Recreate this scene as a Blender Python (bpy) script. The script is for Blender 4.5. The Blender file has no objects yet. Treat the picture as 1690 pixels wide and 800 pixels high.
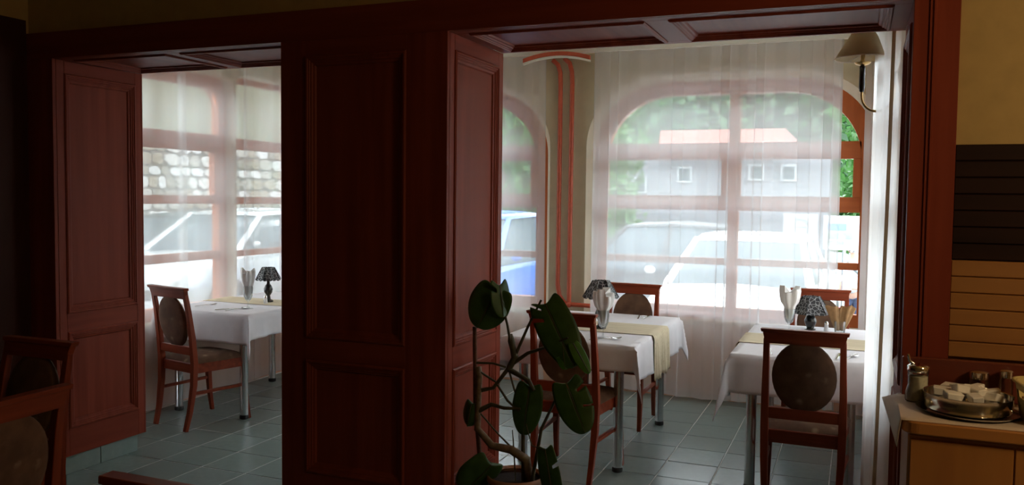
import bpy, bmesh, math, random
from mathutils import Vector, Matrix, Euler
random.seed(7)
PI = math.pi
SC = bpy.context.scene
COL = SC.collection
V = Vector

# ------------------------------------------------------------------ camera
F_PX = 1404.8                                   # focal length for a 1690 px wide frame
cam_d = bpy.data.cameras.new('camera'); cam = bpy.data.objects.new('camera', cam_d); COL.objects.link(cam)
cam_d.sensor_width = 36.0; cam_d.lens = F_PX * 36.0 / 1690.0; cam_d.clip_start = 0.05; cam_d.clip_end = 400
FW = V((-0.37578262, 0.92518484, -0.05310781)); RT = V((0.92619196, 0.37686813, 0.01178441)); UP = V((-0.0309174, 0.04475965, 0.99851925))
EYE = V((0, 0, 1.57))
cam.matrix_world = Matrix(((RT.x, UP.x, -FW.x, EYE.x), (RT.y, UP.y, -FW.y, EYE.y), (RT.z, UP.z, -FW.z, EYE.z), (0, 0, 0, 1)))
SC.camera = cam
# ------------------------------------------------------------------ sky, exposure
w = bpy.data.worlds.new('overcast_sky'); SC.world = w; w.use_nodes = True
nt = w.node_tree; bg = nt.nodes['Background']
tc = nt.nodes.new('ShaderNodeTexCoord'); sx = nt.nodes.new('ShaderNodeSeparateXYZ'); rp = nt.nodes.new('ShaderNodeValToRGB')
nt.links.new(tc.outputs['Generated'], sx.inputs[0]); nt.links.new(sx.outputs['Z'], rp.inputs[0]); nt.links.new(rp.outputs[0], bg.inputs[0])
rp.color_ramp.elements[0].color = (0.86, 0.94, 1.0, 1); rp.color_ramp.elements[1].color = (0.86, 0.94, 1.0, 1)
bg.inputs[1].default_value = 4.2
SC.view_settings.view_transform = 'Standard'; SC.view_settings.look = 'None'; SC.view_settings.gamma = 1
SC.view_settings.use_curve_mapping = False; SC.view_settings.exposure = 1.3
try:
    SC.cycles.use_denoising = True; SC.cycles.max_bounces = 14; SC.cycles.diffuse_bounces = 7
    SC.cycles.transparent_max_bounces = 24; SC.cycles.caustics_reflective = False; SC.cycles.caustics_refractive = False
    SC.cycles.sample_clamp_indirect = 6.0
except Exception: pass
LAMP_A_POWER = 14.5

# ------------------------------------------------------------------ materials
def new_mat(name):
    m = bpy.data.materials.new(name); m.use_nodes = True
    return m, m.node_tree, m.node_tree.nodes['Principled BSDF']
def mix_rgb(t, a, b, fac):
    n = t.nodes.new('ShaderNodeMix'); n.data_type = 'RGBA'
    for s, v in ((6, a), (7, b)):
        if hasattr(v, 'is_linked'): t.links.new(v, n.inputs[s])
        else: n.inputs[s].default_value = (*v, 1)
    if hasattr(fac, 'is_linked'): t.links.new(fac, n.inputs[0])
    else: n.inputs[0].default_value = fac
    return n.outputs[2]
def ramp(t, src, p0, p1):
    r = t.nodes.new('ShaderNodeMapRange'); t.links.new(src, r.inputs[0]); r.inputs[1].default_value = p0; r.inputs[2].default_value = p1
    return r.outputs[0]
def noise(t, scale, stretch=(1, 1, 1), detail=4, coord='Object'):
    c = t.nodes.new('ShaderNodeTexCoord'); mp = t.nodes.new('ShaderNodeMapping'); n = t.nodes.new('ShaderNodeTexNoise')
    t.links.new(c.outputs[coord], mp.inputs[0]); mp.inputs['Scale'].default_value = stretch; t.links.new(mp.outputs[0], n.inputs['Vector'])
    n.inputs['Scale'].default_value = scale; n.inputs['Detail'].default_value = detail
    return n.outputs['Fac'], mp.outputs[0]
def bump(t, b, src, strength, dist=0.002):
    n = t.nodes.new('ShaderNodeBump'); n.inputs['Strength'].default_value = strength; n.inputs['Distance'].default_value = dist
    t.links.new(src, n.inputs['Height']); t.links.new(n.outputs[0], b.inputs['Normal'])
def plain(name, col, rough=0.5, metal=0.0, var=0.0, scale=8, coat=0.0, bmp=0.0, spec=None):
    m, t, b = new_mat(name)
    b.inputs['Base Color'].default_value = (*col, 1); b.inputs['Roughness'].default_value = rough; b.inputs['Metallic'].default_value = metal
    if coat: b.inputs['Coat Weight'].default_value = coat; b.inputs['Coat Roughness'].default_value = 0.08
    if spec is not None: b.inputs['Specular IOR Level'].default_value = spec
    f, _ = noise(t, scale)
    if var:
        d = tuple(c * (1 - var) for c in col); l = tuple(min(1, c * (1 + var)) for c in col)
        t.links.new(mix_rgb(t, d, l, ramp(t, f, .3, .7)), b.inputs['Base Color'])
    if bmp: bump(t, b, f, bmp)
    return m
def wood(name, dark, light, axis='z', scale=6, rough=0.35, coat=0.2, spec=.5):
    m, t, b = new_mat(name)
    st = {'x': (.06, 1, 1), 'y': (1, .06, 1), 'z': (1, 1, .06)}[axis]
    f, _ = noise(t, scale * 4, st, 6); f2, _ = noise(t, scale * .7, st, 2)
    a = mix_rgb(t, dark, light, ramp(t, f, .3, .7))
    t.links.new(mix_rgb(t, a, tuple(c * .75 for c in light), ramp(t, f2, .35, .75)), b.inputs['Base Color'])
    b.inputs['Roughness'].default_value = rough; b.inputs['Coat Weight'].default_value = coat; b.inputs['Coat Roughness'].default_value = .15; b.inputs['Specular IOR Level'].default_value = spec
    bump(t, b, f, .12, .001)
    return m
M = {}
MAH_D, MAH_L = (.165, .027, .014), (.285, .056, .029)
for ax in 'xyz': M['mahogany_' + ax] = wood('mahogany_' + ax, MAH_D, MAH_L, ax, 5, .48, .0, .14)
M['cherry'] = wood('cherry_chair_wood', (.155, .028, .012), (.33, .062, .024), 'z', 9, .4, .05, .2)
M['cherry_x'] = wood('cherry_chair_wood_x', (.155, .028, .012), (.33, .062, .024), 'x', 9, .4, .05, .2)
for ax in 'xyz': M['winwood_' + ax] = wood('window_wood_' + ax, (.46, .11, .03), (.62, .17, .05), ax, 6, .45, .02, .25)
for ax in 'xyz': M['pine_' + ax] = wood('orange_pine_' + ax, (.36, .13, .028), (.50, .21, .05), ax, 4, .4, .2)
M['redboard'] = wood('red_back_board', (.13, .025, .014), (.19, .04, .02), 'x', 5, .4, .2)
M['dark_wall_wood'] = wood('dark_wall_wood', (.045, .014, .010), (.07, .022, .014), 'z', 5, .55, 0, .14)
M['yellow'] = plain('yellow_plaster', (.47, .33, .13), .85, var=.06, scale=14, bmp=.15)
M['cream'] = plain('cream_plaster', (.60, .51, .34), .9, var=.05, scale=10, bmp=.12)
M['salmon'] = plain('salmon_glow_tint', (.62, .36, .24), .8, var=.08, scale=5)  # peach curtain glow over the tan wall, put into the colour
M['white_paint'] = plain('white_ceiling_paint', (.80, .74, .58), .85, var=.03)
M['outer'] = plain('outer_render', (.6, .58, .52), .9, var=.05)
M['dark_slat'] = wood('dark_slat_wood', (.017, .008, .006), (.030, .012, .008), 'x', 5, .6, 0, .12)
M['ochre_slat'] = wood('ochre_slat_wood', (.33, .14, .035), (.42, .19, .05), 'x', 5, .5, .1)
M['red_pipe'] = plain('terracotta_pipe_enamel', (.56, .10, .045), .4, var=.08, scale=30)
M['chrome'] = plain('brushed_chrome', (.72, .73, .74), .22, 1.0, var=.05, scale=40)
M['steel'] = plain('polished_steel', (.78, .77, .74), .12, 1.0, var=.03)
M['brass'] = plain('old_brass', (.55, .36, .14), .28, 1.0, var=.1, scale=30)
M['black'] = plain('black_rubber', (.012, .012, .012), .55, var=.1)
M['gloss_black'] = plain('black_lacquer', (.012, .010, .012), .18, var=.05, coat=.4)
M['cloth'] = plain('white_table_linen', (.80, .77, .80), .85, var=.02, scale=25, bmp=.1)
M['napkin'] = plain('white_napkin_linen', (.84, .82, .80), .9, var=.03, scale=30, bmp=.1)
M['pot'] = plain('dark_brown_pot', (.06, .022, .016), .5, var=.15)
M['pot_rim'] = plain('terracotta_rim', (.40, .21, .13), .7, var=.1)
M['soil'] = plain('potting_soil', (.025, .016, .012), 1, var=.4, scale=60, bmp=.6)
M['stem'] = plain('plant_stem_green_brown', (.055, .050, .022), .6, var=.35, scale=30, bmp=.3)
M['bark'] = plain('old_stem_bark', (.17, .12, .075), .8, var=.4, scale=45, bmp=.5)
M['stake'] = plain('brown_moss_pole', (.13, .055, .028), .9, var=.35, scale=60, bmp=.6)
M['plastic'] = plain('yellow_plastic', (.66, .55, .26), .35, var=.03)
M['paper'] = plain('counter_paper_cloth', (.62, .51, .42), .9, var=.04)
M['creamer'] = plain('white_sachet', (.92, .90, .86), .4, var=.03)
M['sugar'] = plain('sugar_grain', (.78, .72, .55), .8, var=.1, scale=120, bmp=.4)
M['porcelain'] = plain('white_porcelain', (.82, .82, .84), .2, var=.02)
M['rail'] = plain('white_rail', (.80, .77, .68), .5, var=.02)
def upholstery():
    m, t, b = new_mat('brown_floral_upholstery')
    f, mp = noise(t, 14, (1, 1, 1), 3)
    v = t.nodes.new('ShaderNodeTexVoronoi'); v.inputs['Scale'].default_value = 13; t.links.new(mp, v.inputs['Vector'])
    pet = ramp(t, v.outputs['Distance'], .28, .12)
    c = mix_rgb(t, (.105, .048, .026), (.165, .085, .045), ramp(t, f, .35, .65))
    mul = t.nodes.new('ShaderNodeMath'); mul.operation = 'MULTIPLY'; t.links.new(pet, mul.inputs[0]); t.links.new(ramp(t, f, .45, .6), mul.inputs[1])
    t.links.new(mix_rgb(t, c, (.30, .20, .12), mul.outputs[0]), b.inputs['Base Color'])
    b.inputs['Roughness'].default_value = .9; bump(t, b, f, .15)
    return m
M['uphol'] = upholstery()
def linen_stripes():
    m, t, b = new_mat('beige_striped_runner')
    c = t.nodes.new('ShaderNodeTexCoord'); wv = t.nodes.new('ShaderNodeTexWave'); wv.bands_direction = 'Y'
    t.links.new(c.outputs['Object'], wv.inputs['Vector']); wv.inputs['Scale'].default_value = 9; wv.inputs['Distortion'].default_value = .6
    f, _ = noise(t, 60, (.1, 1, 1))
    a = mix_rgb(t, (.60, .49, .32), (.73, .63, .45), wv.outputs['Fac'])
    t.links.new(mix_rgb(t, a, (.42, .33, .2), ramp(t, f, .55, .8)), b.inputs['Base Color']); b.inputs['Roughness'].default_value = .95
    return m
M['runner'] = linen_stripes()
def sheer(name, trans=.42, col=(.955, .965, .98), refl=.45):
    m, t, b = new_mat(name); t.nodes.remove(b); out = t.nodes['Material Output']
    tr = t.nodes.new('ShaderNodeBsdfTransparent'); tr.inputs[0].default_value = (.97, .97, .97, 1)
    tl = t.nodes.new('ShaderNodeBsdfTranslucent'); df = t.nodes.new('ShaderNodeBsdfDiffuse')
    f, _ = noise(t, 30, (1, 1, .15))
    c = mix_rgb(t, tuple(x * .95 for x in col), col, f)
    t.links.new(c, tl.inputs[0]); t.links.new(c, df.inputs[0])
    m1 = t.nodes.new('ShaderNodeMixShader'); m1.inputs[0].default_value = refl; t.links.new(tl.outputs[0], m1.inputs[1]); t.links.new(df.outputs[0], m1.inputs[2])
    m2 = t.nodes.new('ShaderNodeMixShader'); m2.inputs[0].default_value = trans; t.links.new(m1.outputs[0], m2.inputs[1]); t.links.new(tr.outputs[0], m2.inputs[2])
    t.links.new(m2.outputs[0], out.inputs[0]); return m
M['sheer'] = sheer('white_sheer_voile', .43)
M['sheer_thin'] = sheer('thin_white_voile', .58)
M['sheer_dense'] = sheer('dense_white_voile', .30, (.96, .96, .97), .30)
M['tape'] = plain('beige_hem_tape', (.60, .50, .36), .9, var=.05)
def shade_fabric(name, col, k=.4):
    m, t, b = new_mat(name); out = t.nodes['Material Output']
    b.inputs['Base Color'].default_value = (*col, 1); b.inputs['Roughness'].default_value = .9
    f, _ = noise(t, 90); bump(t, b, f, .2)
    tl = t.nodes.new('ShaderNodeBsdfTranslucent'); tl.inputs[0].default_value = (*col, 1)
    m2 = t.nodes.new('ShaderNodeMixShader'); m2.inputs[0].default_value = k
    t.links.new(b.outputs[0], m2.inputs[1]); t.links.new(tl.outputs[0], m2.inputs[2]); t.links.new(m2.outputs[0], out.inputs[0]); return m
M['shade'] = shade_fabric('cream_lamp_fabric', (.62, .50, .33))
def cutwork():
    m, t, b = new_mat('black_patterned_shade')
    f, mp = noise(t, 20); v = t.nodes.new('ShaderNodeTexVoronoi'); v.inputs['Scale'].default_value = 42; v.feature = 'DISTANCE_TO_EDGE'
    t.links.new(mp, v.inputs['Vector'])
    t.links.new(mix_rgb(t, (.012, .010, .012), (.40, .40, .40), ramp(t, v.outputs['Distance'], .055, .02)), b.inputs['Base Color'])
    b.inputs['Roughness'].default_value = .55; return m
M['cutwork'] = cutwork(); M['tape'] = shade_fabric('beige_edge_tape', (.66, .56, .42), .6)
M['lamp_glaze'] = plain('dark_glazed_lamp_foot', (.022, .018, .016), .25, var=.5, scale=25, coat=.3)
M['kraft'] = plain('brown_kraft_napkin', (.36, .20, .085), .85, var=.2, scale=25, bmp=.2)
def glassy(name, tint=(.97, .985, .98), refl=.05):
    m, t, b = new_mat(name); t.nodes.remove(b); out = t.nodes['Material Output']
    tr = t.nodes.new('ShaderNodeBsdfTransparent'); tr.inputs[0].default_value = (*tint, 1)
    gl = t.nodes.new('ShaderNodeBsdfGlossy'); gl.inputs['Roughness'].default_value = .03
    fr = t.nodes.new('ShaderNodeFresnel'); fr.inputs[0].default_value = 1.45
    ml = t.nodes.new('ShaderNodeMath'); ml.operation = 'MULTIPLY_ADD'; t.links.new(fr.outputs[0], ml.inputs[0]); ml.inputs[1].default_value = .7; ml.inputs[2].default_value = refl * .3
    f, _ = noise(t, 1.5)
    mx = t.nodes.new('ShaderNodeMixShader'); t.links.new(ml.outputs[0], mx.inputs[0]); t.links.new(tr.outputs[0], mx.inputs[1]); t.links.new(gl.outputs[0], mx.inputs[2])
    t.links.new(mx.outputs[0], out.inputs[0]); return m
M['pane'] = glassy('window_glass'); M['tableglass'] = glassy('clear_table_glass', (.95, .97, .97), .06)
M['carglass'] = plain('car_window_glass', (.07, .10, .115), .18, var=.05, spec=.25)
def tile():
    m, t, b = new_mat('grey_green_floor_tile')
    oi = t.nodes.new('ShaderNodeObjectInfo')
    f, _ = noise(t, 22, (1, 1, 1), 5, 'Object')
    a = mix_rgb(t, (.215, .29, .276), (.25, .33, .315), ramp(t, f, .3, .7))
    t.links.new(mix_rgb(t, a, (.205, .265, .25), oi.outputs['Random']), b.inputs['Base Color'])
    nn = t.nodes.new('ShaderNodeMath'); nn.operation = 'MULTIPLY_ADD'; t.links.new(f, nn.inputs[0]); nn.inputs[1].default_value = .22; nn.inputs[2].default_value = .17
    b.inputs['Roughness'].default_value = .27; return m
M['tile'] = tile()
M['grout'] = plain('pale_grout', (.60, .64, .61), .9, var=.1, scale=30)
def leafmat(name, a, bcol, tr=.3):
    m, t, b = new_mat(name); out = t.nodes['Material Output']
    f, _ = noise(t, 18); c = mix_rgb(t, a, bcol, ramp(t, f, .3, .7)); t.links.new(c, b.inputs['Base Color']); b.inputs['Roughness'].default_value = .38
    tl = t.nodes.new('ShaderNodeBsdfTranslucent'); t.links.new(c, tl.inputs[0])
    m2 = t.nodes.new('ShaderNodeMixShader'); m2.inputs[0].default_value = tr
    t.links.new(b.outputs[0], m2.inputs[1]); t.links.new(tl.outputs[0], m2.inputs[2]); t.links.new(m2.outputs[0], out.inputs[0]); return m
M['leaf'] = leafmat('monstera_leaf', (.032, .085, .018), (.055, .135, .028), .2)
M['leaf_young'] = leafmat('young_leaf', (.07, .20, .03), (.10, .28, .04), .4)
M['foliage'] = leafmat('tree_foliage', (.035, .12, .025), (.085, .22, .055), .4)
M['foliage_dark'] = leafmat('dark_tree_foliage', (.025, .085, .030), (.060, .150, .055), .35)
M['trunk'] = plain('tree_trunk', (.16, .12, .09), .9, var=.3, bmp=.5)
M['asphalt'] = plain('pale_asphalt', (.20, .205, .20), .9, var=.08, scale=3)
M['hedge_soil'] = plain('verge', (.30, .34, .18), .95, var=.2)
for i, c in enumerate([(.40, .37, .32), (.56, .53, .49), (.24, .215, .17), (.62, .60, .58), (.30, .25, .18)]): M['stone%d' % i] = plain('wall_stone_%d' % i, c, .9, var=.18, scale=9, bmp=.4)
M['mortar'] = plain('grey_mortar', (.17, .155, .13), .95, var=.1)
M['facade'] = plain('olive_beige_facade', (.17, .155, .095), .9, var=.05, scale=2)
M['grey_wall'] = plain('grey_white_wall', (.20, .21, .235), .9, var=.04)
M['roof_red'] = plain('red_tile_roof', (.34, .11, .085), .8, var=.12, scale=12)
M['white'] = plain('white_gloss', (.86, .87, .88), .35, var=.02)
M['car_white'] = plain('white_car_paint', (.88, .88, .88), .25, var=.01, coat=.5)
M['car_dark'] = plain('dark_grey_car_paint', (.045, .05, .055), .45, var=.05, coat=.05)
M['car_teal'] = plain('dark_teal_car_paint', (.035, .06, .062), .45, var=.05, coat=.05)
M['car_silver'] = plain('silver_car_paint', (.55, .57, .58), .3, .3, var=.03, coat=.5)
M['car_blue'] = plain('blue_car_paint', (.03, .14, .52), .25, var=.05, coat=.5)
M['light_lens'] = plain('clear_lamp_lens', (.8, .82, .85), .1, var=.02)
M['skin'] = plain('skin', (.55, .32, .24), .6, var=.05)
M['shirt'] = plain('white_shirt', (.55, .57, .60), .9, var=.03)
M['navy'] = plain('navy_trousers', (.035, .05, .10), .9, var=.1)
M['pinkbag'] = plain('pink_bag', (.60, .08, .14), .6, var=.1)
M['greybag'] = plain('grey_shoulder_bag', (.13, .15, .15), .8, var=.2)
M['board_grey'] = plain('grey_board', (.36, .38, .40), .5, var=.03)
M['board_pale'] = plain('pale_poster', (.50, .52, .54), .5, var=.03)
M['sign_blue'] = plain('sign_blue_print', (.15, .28, .48), .5, var=.1)
M['sign_green'] = plain('sign_green_print', (.25, .40, .33), .5, var=.3)
M['sign_grey'] = plain('sign_grey_print', (.30, .33, .34), .5, var=.05)
def bulbmat():
    m, t, b = new_mat('warm_lamp_glass'); b.inputs['Base Color'].default_value = (.9, .8, .6, 1)
    b.inputs['Emission Color'].default_value = (1, .68, .33, 1); b.inputs['Emission Strength'].default_value = 1.5
    f, _ = noise(t, 3); bump(t, b, f, .02); return m
M['bulb'] = bulbmat()

# ------------------------------------------------------------------ mesh helpers
class MB:
    def __init__(s): s.v = []; s.f = []
    def add(s, vs, fs):
        o = len(s.v); s.v += [tuple(p) for p in vs]; s.f += [tuple(i + o for i in f) for f in fs]; return s
    def box(s, a, b):
        x0, y0, z0 = a; x1, y1, z1 = b
        return s.add([(x0, y0, z0), (x1, y0, z0), (x1, y1, z0), (x0, y1, z0), (x0, y0, z1), (x1, y0, z1), (x1, y1, z1), (x0, y1, z1)],
                     [(0, 3, 2, 1), (4, 5, 6, 7), (0, 1, 5, 4), (1, 2, 6, 5), (2, 3, 7, 6), (3, 0, 4, 7)])
    def tube(s, path, r, n=10, cap=True, sy=1.0):
        path = [V(p) for p in path]; rr = r if isinstance(r, (list, tuple)) else [r] * len(path)
        vs = []; fs = []; prev = None
        for i, p in enumerate(path):
            d = (path[min(i + 1, len(path) - 1)] - path[max(i - 1, 0)]).normalized()
            if prev is None:
                a = V((0, 0, 1)) if abs(d.z) < .9 else V((0, 1, 0)); u = d.cross(a).normalized()
            else: u = (prev - d * prev.dot(d)).normalized()
            prev = u; w_ = d.cross(u)
            for k in range(n):
                t = 2 * PI * k / n + (PI / 4 if n == 4 else 0); vs.append(p + (u * math.cos(t) + w_ * math.sin(t) * sy) * rr[i])
        for i in range(len(path) - 1):
            for k in range(n): fs.append((i * n + k, i * n + (k + 1) % n, (i + 1) * n + (k + 1) % n, (i + 1) * n + k))
        if cap: fs.append(tuple(reversed(range(n)))); fs.append(tuple((len(path) - 1) * n + k for k in range(n)))
        return s.add(vs, fs)
    def lathe(s, prof, n=24, c=(0, 0, 0), cap=False, sq=1.0):
        vs = []; fs = []
        for r, z in prof:
            for k in range(n): vs.append((c[0] + r * math.cos(2 * PI * k / n), c[1] + r * sq * math.sin(2 * PI * k / n), c[2] + z))
        for i in range(len(prof) - 1):
            for k in range(n): fs.append((i * n + k, i * n + (k + 1) % n, (i + 1) * n + (k + 1) % n, (i + 1) * n + k))
        if cap: fs.append(tuple(reversed(range(n)))); fs.append(tuple((len(prof) - 1) * n + k for k in range(n)))
        return s.add(vs, fs)
    def prism(s, poly, fn, d0, d1):                      # fn(u, v, d) -> point
        n = len(poly); vs = [fn(u, v, d0) for u, v in poly] + [fn(u, v, d1) for u, v in poly]
        return s.add(vs, [tuple(reversed(range(n))), tuple(range(n, 2 * n))] + [(i, (i + 1) % n, n + (i + 1) % n, n + i) for i in range(n)])
    def sphere(s, c, r, n=12, m=8, sc=(1, 1, 1)):
        prof = [(max(1e-4, math.sin(PI * i / m)) * r, -math.cos(PI * i / m) * r) for i in range(m + 1)]
        o = len(s.v); s.lathe(prof, n)
        for i in range(o, len(s.v)): x, y, z = s.v[i]; s.v[i] = (c[0] + x * sc[0], c[1] + y * sc[1], c[2] + z * sc[2])
        return s
    def grid(s, fn, nu, nv):
        vs = [fn(i / nu, j / nv) for i in range(nu + 1) for j in range(nv + 1)]
        return s.add(vs, [(i * (nv + 1) + j, (i + 1) * (nv + 1) + j, (i + 1) * (nv + 1) + j + 1, i * (nv + 1) + j + 1) for i in range(nu) for j in range(nv)])
    def mesh(s, name, mat, smooth=False, bev=0, fix=True, angle=None):
        me = bpy.data.meshes.new(name); me.from_pydata(s.v, [], s.f)
        if fix or bev:
            bm = bmesh.new(); bm.from_mesh(me)
            if bev: bmesh.ops.bevel(bm, geom=bm.edges[:], offset=bev, segments=1, affect='EDGES', clamp_overlap=True)
            bmesh.ops.recalc_face_normals(bm, faces=bm.faces); bm.to_mesh(me); bm.free()
        me.materials.append(mat)
        if smooth:
            for p in me.polygons: p.use_smooth = True
            me.set_sharp_from_angle(angle=math.radians(angle or 50))
        me.update(); return me
    def obj(s, name, mat, parent=None, **k):
        o = bpy.data.objects.new(name, s.mesh(name, mat, **k)); COL.objects.link(o)
        if parent is not None: o.parent = parent
        return o
def tag(o, label=None, cat=None, group=None, kind=None):
    for k, v in (('label', label), ('category', cat), ('group', group), ('kind', kind)):
        if v: o[k] = v
    return o
def thing(name, label, cat, loc=(0, 0, 0), rz=0, group=None):
    o = bpy.data.objects.new(name, None); COL.objects.link(o); o.location = loc; o.rotation_euler = (0, 0, rz); o.empty_display_size = .1
    return tag(o, label, cat, group)
def dup(root, loc, rz, label, group=None):
    r = root.copy(); COL.objects.link(r); r.location = loc; r.rotation_euler = (0, 0, rz); r['label'] = label
    if group: r['group'] = group
    for ch in list(root.children):
        c = ch.copy(); COL.objects.link(c); c.parent = r
        for g in list(ch.children):
            d = g.copy(); COL.objects.link(d); d.parent = c
    return r
def link(name, me, parent=None, loc=(0, 0, 0)):
    o = bpy.data.objects.new(name, me); COL.objects.link(o); o.location = loc
    if parent is not None: o.parent = parent
    return o

# ------------------------------------------------------------------ plan of the place (metres; partition runs along X)
YP, YQ = 3.316, 3.923            # front and back of the thick wood panelled partition
HEAD, TOPF = 2.28, 2.42
XW = -4.19                       # left wall of the near room
LO = (-4.006, -2.526); RO = (-1.656, .159)   # the two openings
YB, XS, XR = 6.82, -4.80, .21    # window wall, left wall, right wall of the bay
CB, CA = 2.80, 2.88              # ceilings

# floor: grout bed with individual tiles
fl = MB().box((-5.0, -2.5, -.12), (3.2, YB, -.0022)).obj('floor', M['grout']); tag(fl, kind='structure')
P = .305; tm = MB().box((-.1500, -.1500, -.010), (.1500, .1500, 0)).mesh('floor_tile', M['tile'], bev=.0025)
x0t = -1.02 - P / 2; y0t = 5.335 - P / 2
for i in range(-13, 5):
    for j in range(-9, 6):
        cx, cy = x0t + i * P, y0t + j * P
        if cx - .15 < XS or cx + .15 > .55 or cy > YB - .1: continue
        if cy < YP and (cx < XW - .1): continue
        link('floor_tile', tm, fl, (cx, cy, random.uniform(-.0006, .0006)))
sl = MB().box((-4.3, -2.4, -.008), (3.1, 2.43, -.001)).obj('near_floor_tiling', M['tile'], fl); sl['kind'] = 'stuff'

# ceilings and the near room's other walls
tag(MB().box((XS - .2, YQ, CB), (XR + .3, YB + .25, CB + .12)).obj('ceiling', M['white_paint']), kind='structure')
tag(MB().box((-4.5, -2.6, CA), (3.3, YP + .1, CA + .12)).obj('ceiling', M['yellow']), kind='structure')
tag(MB().box((-4.5, -2.7, 0), (3.3, -2.5, CA)).obj('wall_back', M['yellow']), kind='structure')
tag(MB().box((3.1, -2.6, 0), (3.3, YP + .5, CA)).obj('wall_right', M['yellow']), kind='structure')

# ------------------------------------------------------------------ framed wood panelling
class Frame:                      # local board builder: U, V axes on the face and N out of it
    def __init__(s, O, U, Vv, N, par): s.O, s.U, s.V, s.N, s.par = V(O), V(U), V(Vv), V(N), par
    def p(s, u, v, d): return s.O + s.U * u + s.V * v + s.N * d
    def board(s, u0, u1, v0, v1, name, mat, d0=-.022, d1=0, bev=.0015):
        mb = MB().prism([(u0, v0), (u1, v0), (u1, v1), (u0, v1)], s.p, d0, d1); return mb.obj(name, mat, s.par, bev=bev)
    def panel(s, u0, u1, v0, v1, mat):
        prof = [(0, -.022), (0, .004), (.006, .009), (.013, .009), (.016, .004), (.021, .004), (.025, -.001), (.031, -.001), (.036, -.007), (.044, -.009), (.050, -.018), (.052, -.022)]
        vs = []; fs = []
        for ins, h in prof: vs += [s.p(u0 + ins, v0 + ins, h), s.p(u1 - ins, v0 + ins, h), s.p(u1 - ins, v1 - ins, h), s.p(u0 + ins, v1 - ins, h)]
        for i in range(len(prof) - 1):
            for k in range(4): fs.append((i * 4 + k, i * 4 + (k + 1) % 4, i * 4 + 4 + (k + 1) % 4, i * 4 + 4 + k))
        MB().add(vs, fs).obj('moulding', mat, s.par)
        MB().prism([(u0 + .05, v0 + .05), (u1 - .05, v0 + .05), (u1 - .05, v1 - .05), (u0 + .05, v1 - .05)], s.p, -.022, -.016).obj('panel', mat, s.par)
mz, mx_, my_ = M['mahogany_z'], M['mahogany_x'], M['mahogany_y']
wall = MB()
wall.box((XW - .3, YP + .022, .107), (LO[0] - .022, YQ, HEAD)).box((LO[1] + .022, YP + .022, .107), (RO[0] - .022, YQ, HEAD))
wall.box((RO[1] + .022, YP + .022, 0), (.30, YQ, HEAD)).box((XW - .3, YP + .022, HEAD + .022), (.30, YQ, TOPF))
wall.box((XW - .3, YP + .03, 0), (LO[0] - .045, YQ - .03, .107)).box((LO[1] + .045, YP + .03, 0), (RO[0] - .045, YQ - .03, .107))
wp = wall.obj('wall_front', mz); tag(wp, kind='structure')
up = MB().box((XW - .3, YP + .02, TOPF), (3.2, YQ, CA)).box((.30, YP + .02, 0), (3.2, YQ, TOPF)).obj('plaster', M['yellow'], wp)
# faces of the pillars towards the near room
def face(x0, x1, lo, hi, panels=True, y=YP):
    f = Frame((x0, y, 0), (1, 0, 0), (0, 0, 1), (0, -1, 0), wp); W = x1 - x0
    f.board(0, .14, lo, hi, 'stile', mz); f.board(W - .20, W, lo, hi, 'stile', mz)
    for a, b in ((lo, .26), (.80, .90), (2.21, hi)): f.board(.14, W - .20, a, b, 'rail', mx_)
    f.panel(.14, W - .20, .26, .80, mz); f.panel(.14, W - .20, .90, 2.21, mz)
face(LO[1], RO[0], .107, HEAD)
Frame((XW - .1, YP, 0), (1, 0, 0), (0, 0, 1), (0, -1, 0), wp).board(0, LO[0] - XW + .1, .107, HEAD, 'stile', mz)
Frame((XW - .1, YP, 0), (1, 0, 0), (0, 0, 1), (0, -1, 0), wp).board(0, .30 - XW + .1, HEAD, TOPF, 'head_board', mx_)
f = Frame((RO[1], YP, 0), (1, 0, 0), (0, 0, 1), (0, -1, 0), wp)
f.board(0, .050, 0, HEAD, 'casing', mz, -.022, 0); f.board(.050, .146, 0, TOPF + .02, 'casing', mz, -.022, .006); f.board(.062, .072, 0, TOPF, 'bead', mz, 0, .012)
# jambs
def jamb(x, n):
    f = Frame((x, YP, 0), (0, 1, 0), (0, 0, 1), (n, 0, 0), wp); D = YQ - YP
    f.board(.0235, .072, .107, HEAD, 'stile', mz); f.board(D - .045, D, .107, HEAD, 'stile', mz)
    for a, b in ((.107, .26), (.80, .90), (2.21, HEAD)): f.board(.072, D - .045, a, b, 'rail', my_)
    f.panel(.072, D - .045, .26, .80, mz); f.panel(.072, D - .045, .90, 2.21, mz)
    for k in range(2): f.board(.03 + k * .275, .30 + k * .275, 0, .105, 'plinth_tile', M['tile'], -.045, -.025)
jamb(LO[0], 1); jamb(LO[1], -1); jamb(RO[0], 1); jamb(RO[1], -1)
for x0, x1 in ((LO[1], RO[0]), (XW, LO[0])):
    f = Frame((x0, YP, 0), (1, 0, 0), (0, 0, 1), (0, -1, 0), wp); n = max(1, round((x1 - x0) / .3)); s_ = (x1 - x0) / n
    for k in range(n): f.board(k * s_ + .002, (k + 1) * s_ - .002, 0, .105, 'plinth_tile', M['tile'], -.03, -.012)
# back faces (towards the bay)
for x0, x1 in ((LO[1], RO[0]), (XS, LO[0])):
    MB().box((x0, YQ, .107), (x1, YQ + .01, HEAD)).obj('back_lining', mz, wp)
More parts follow.
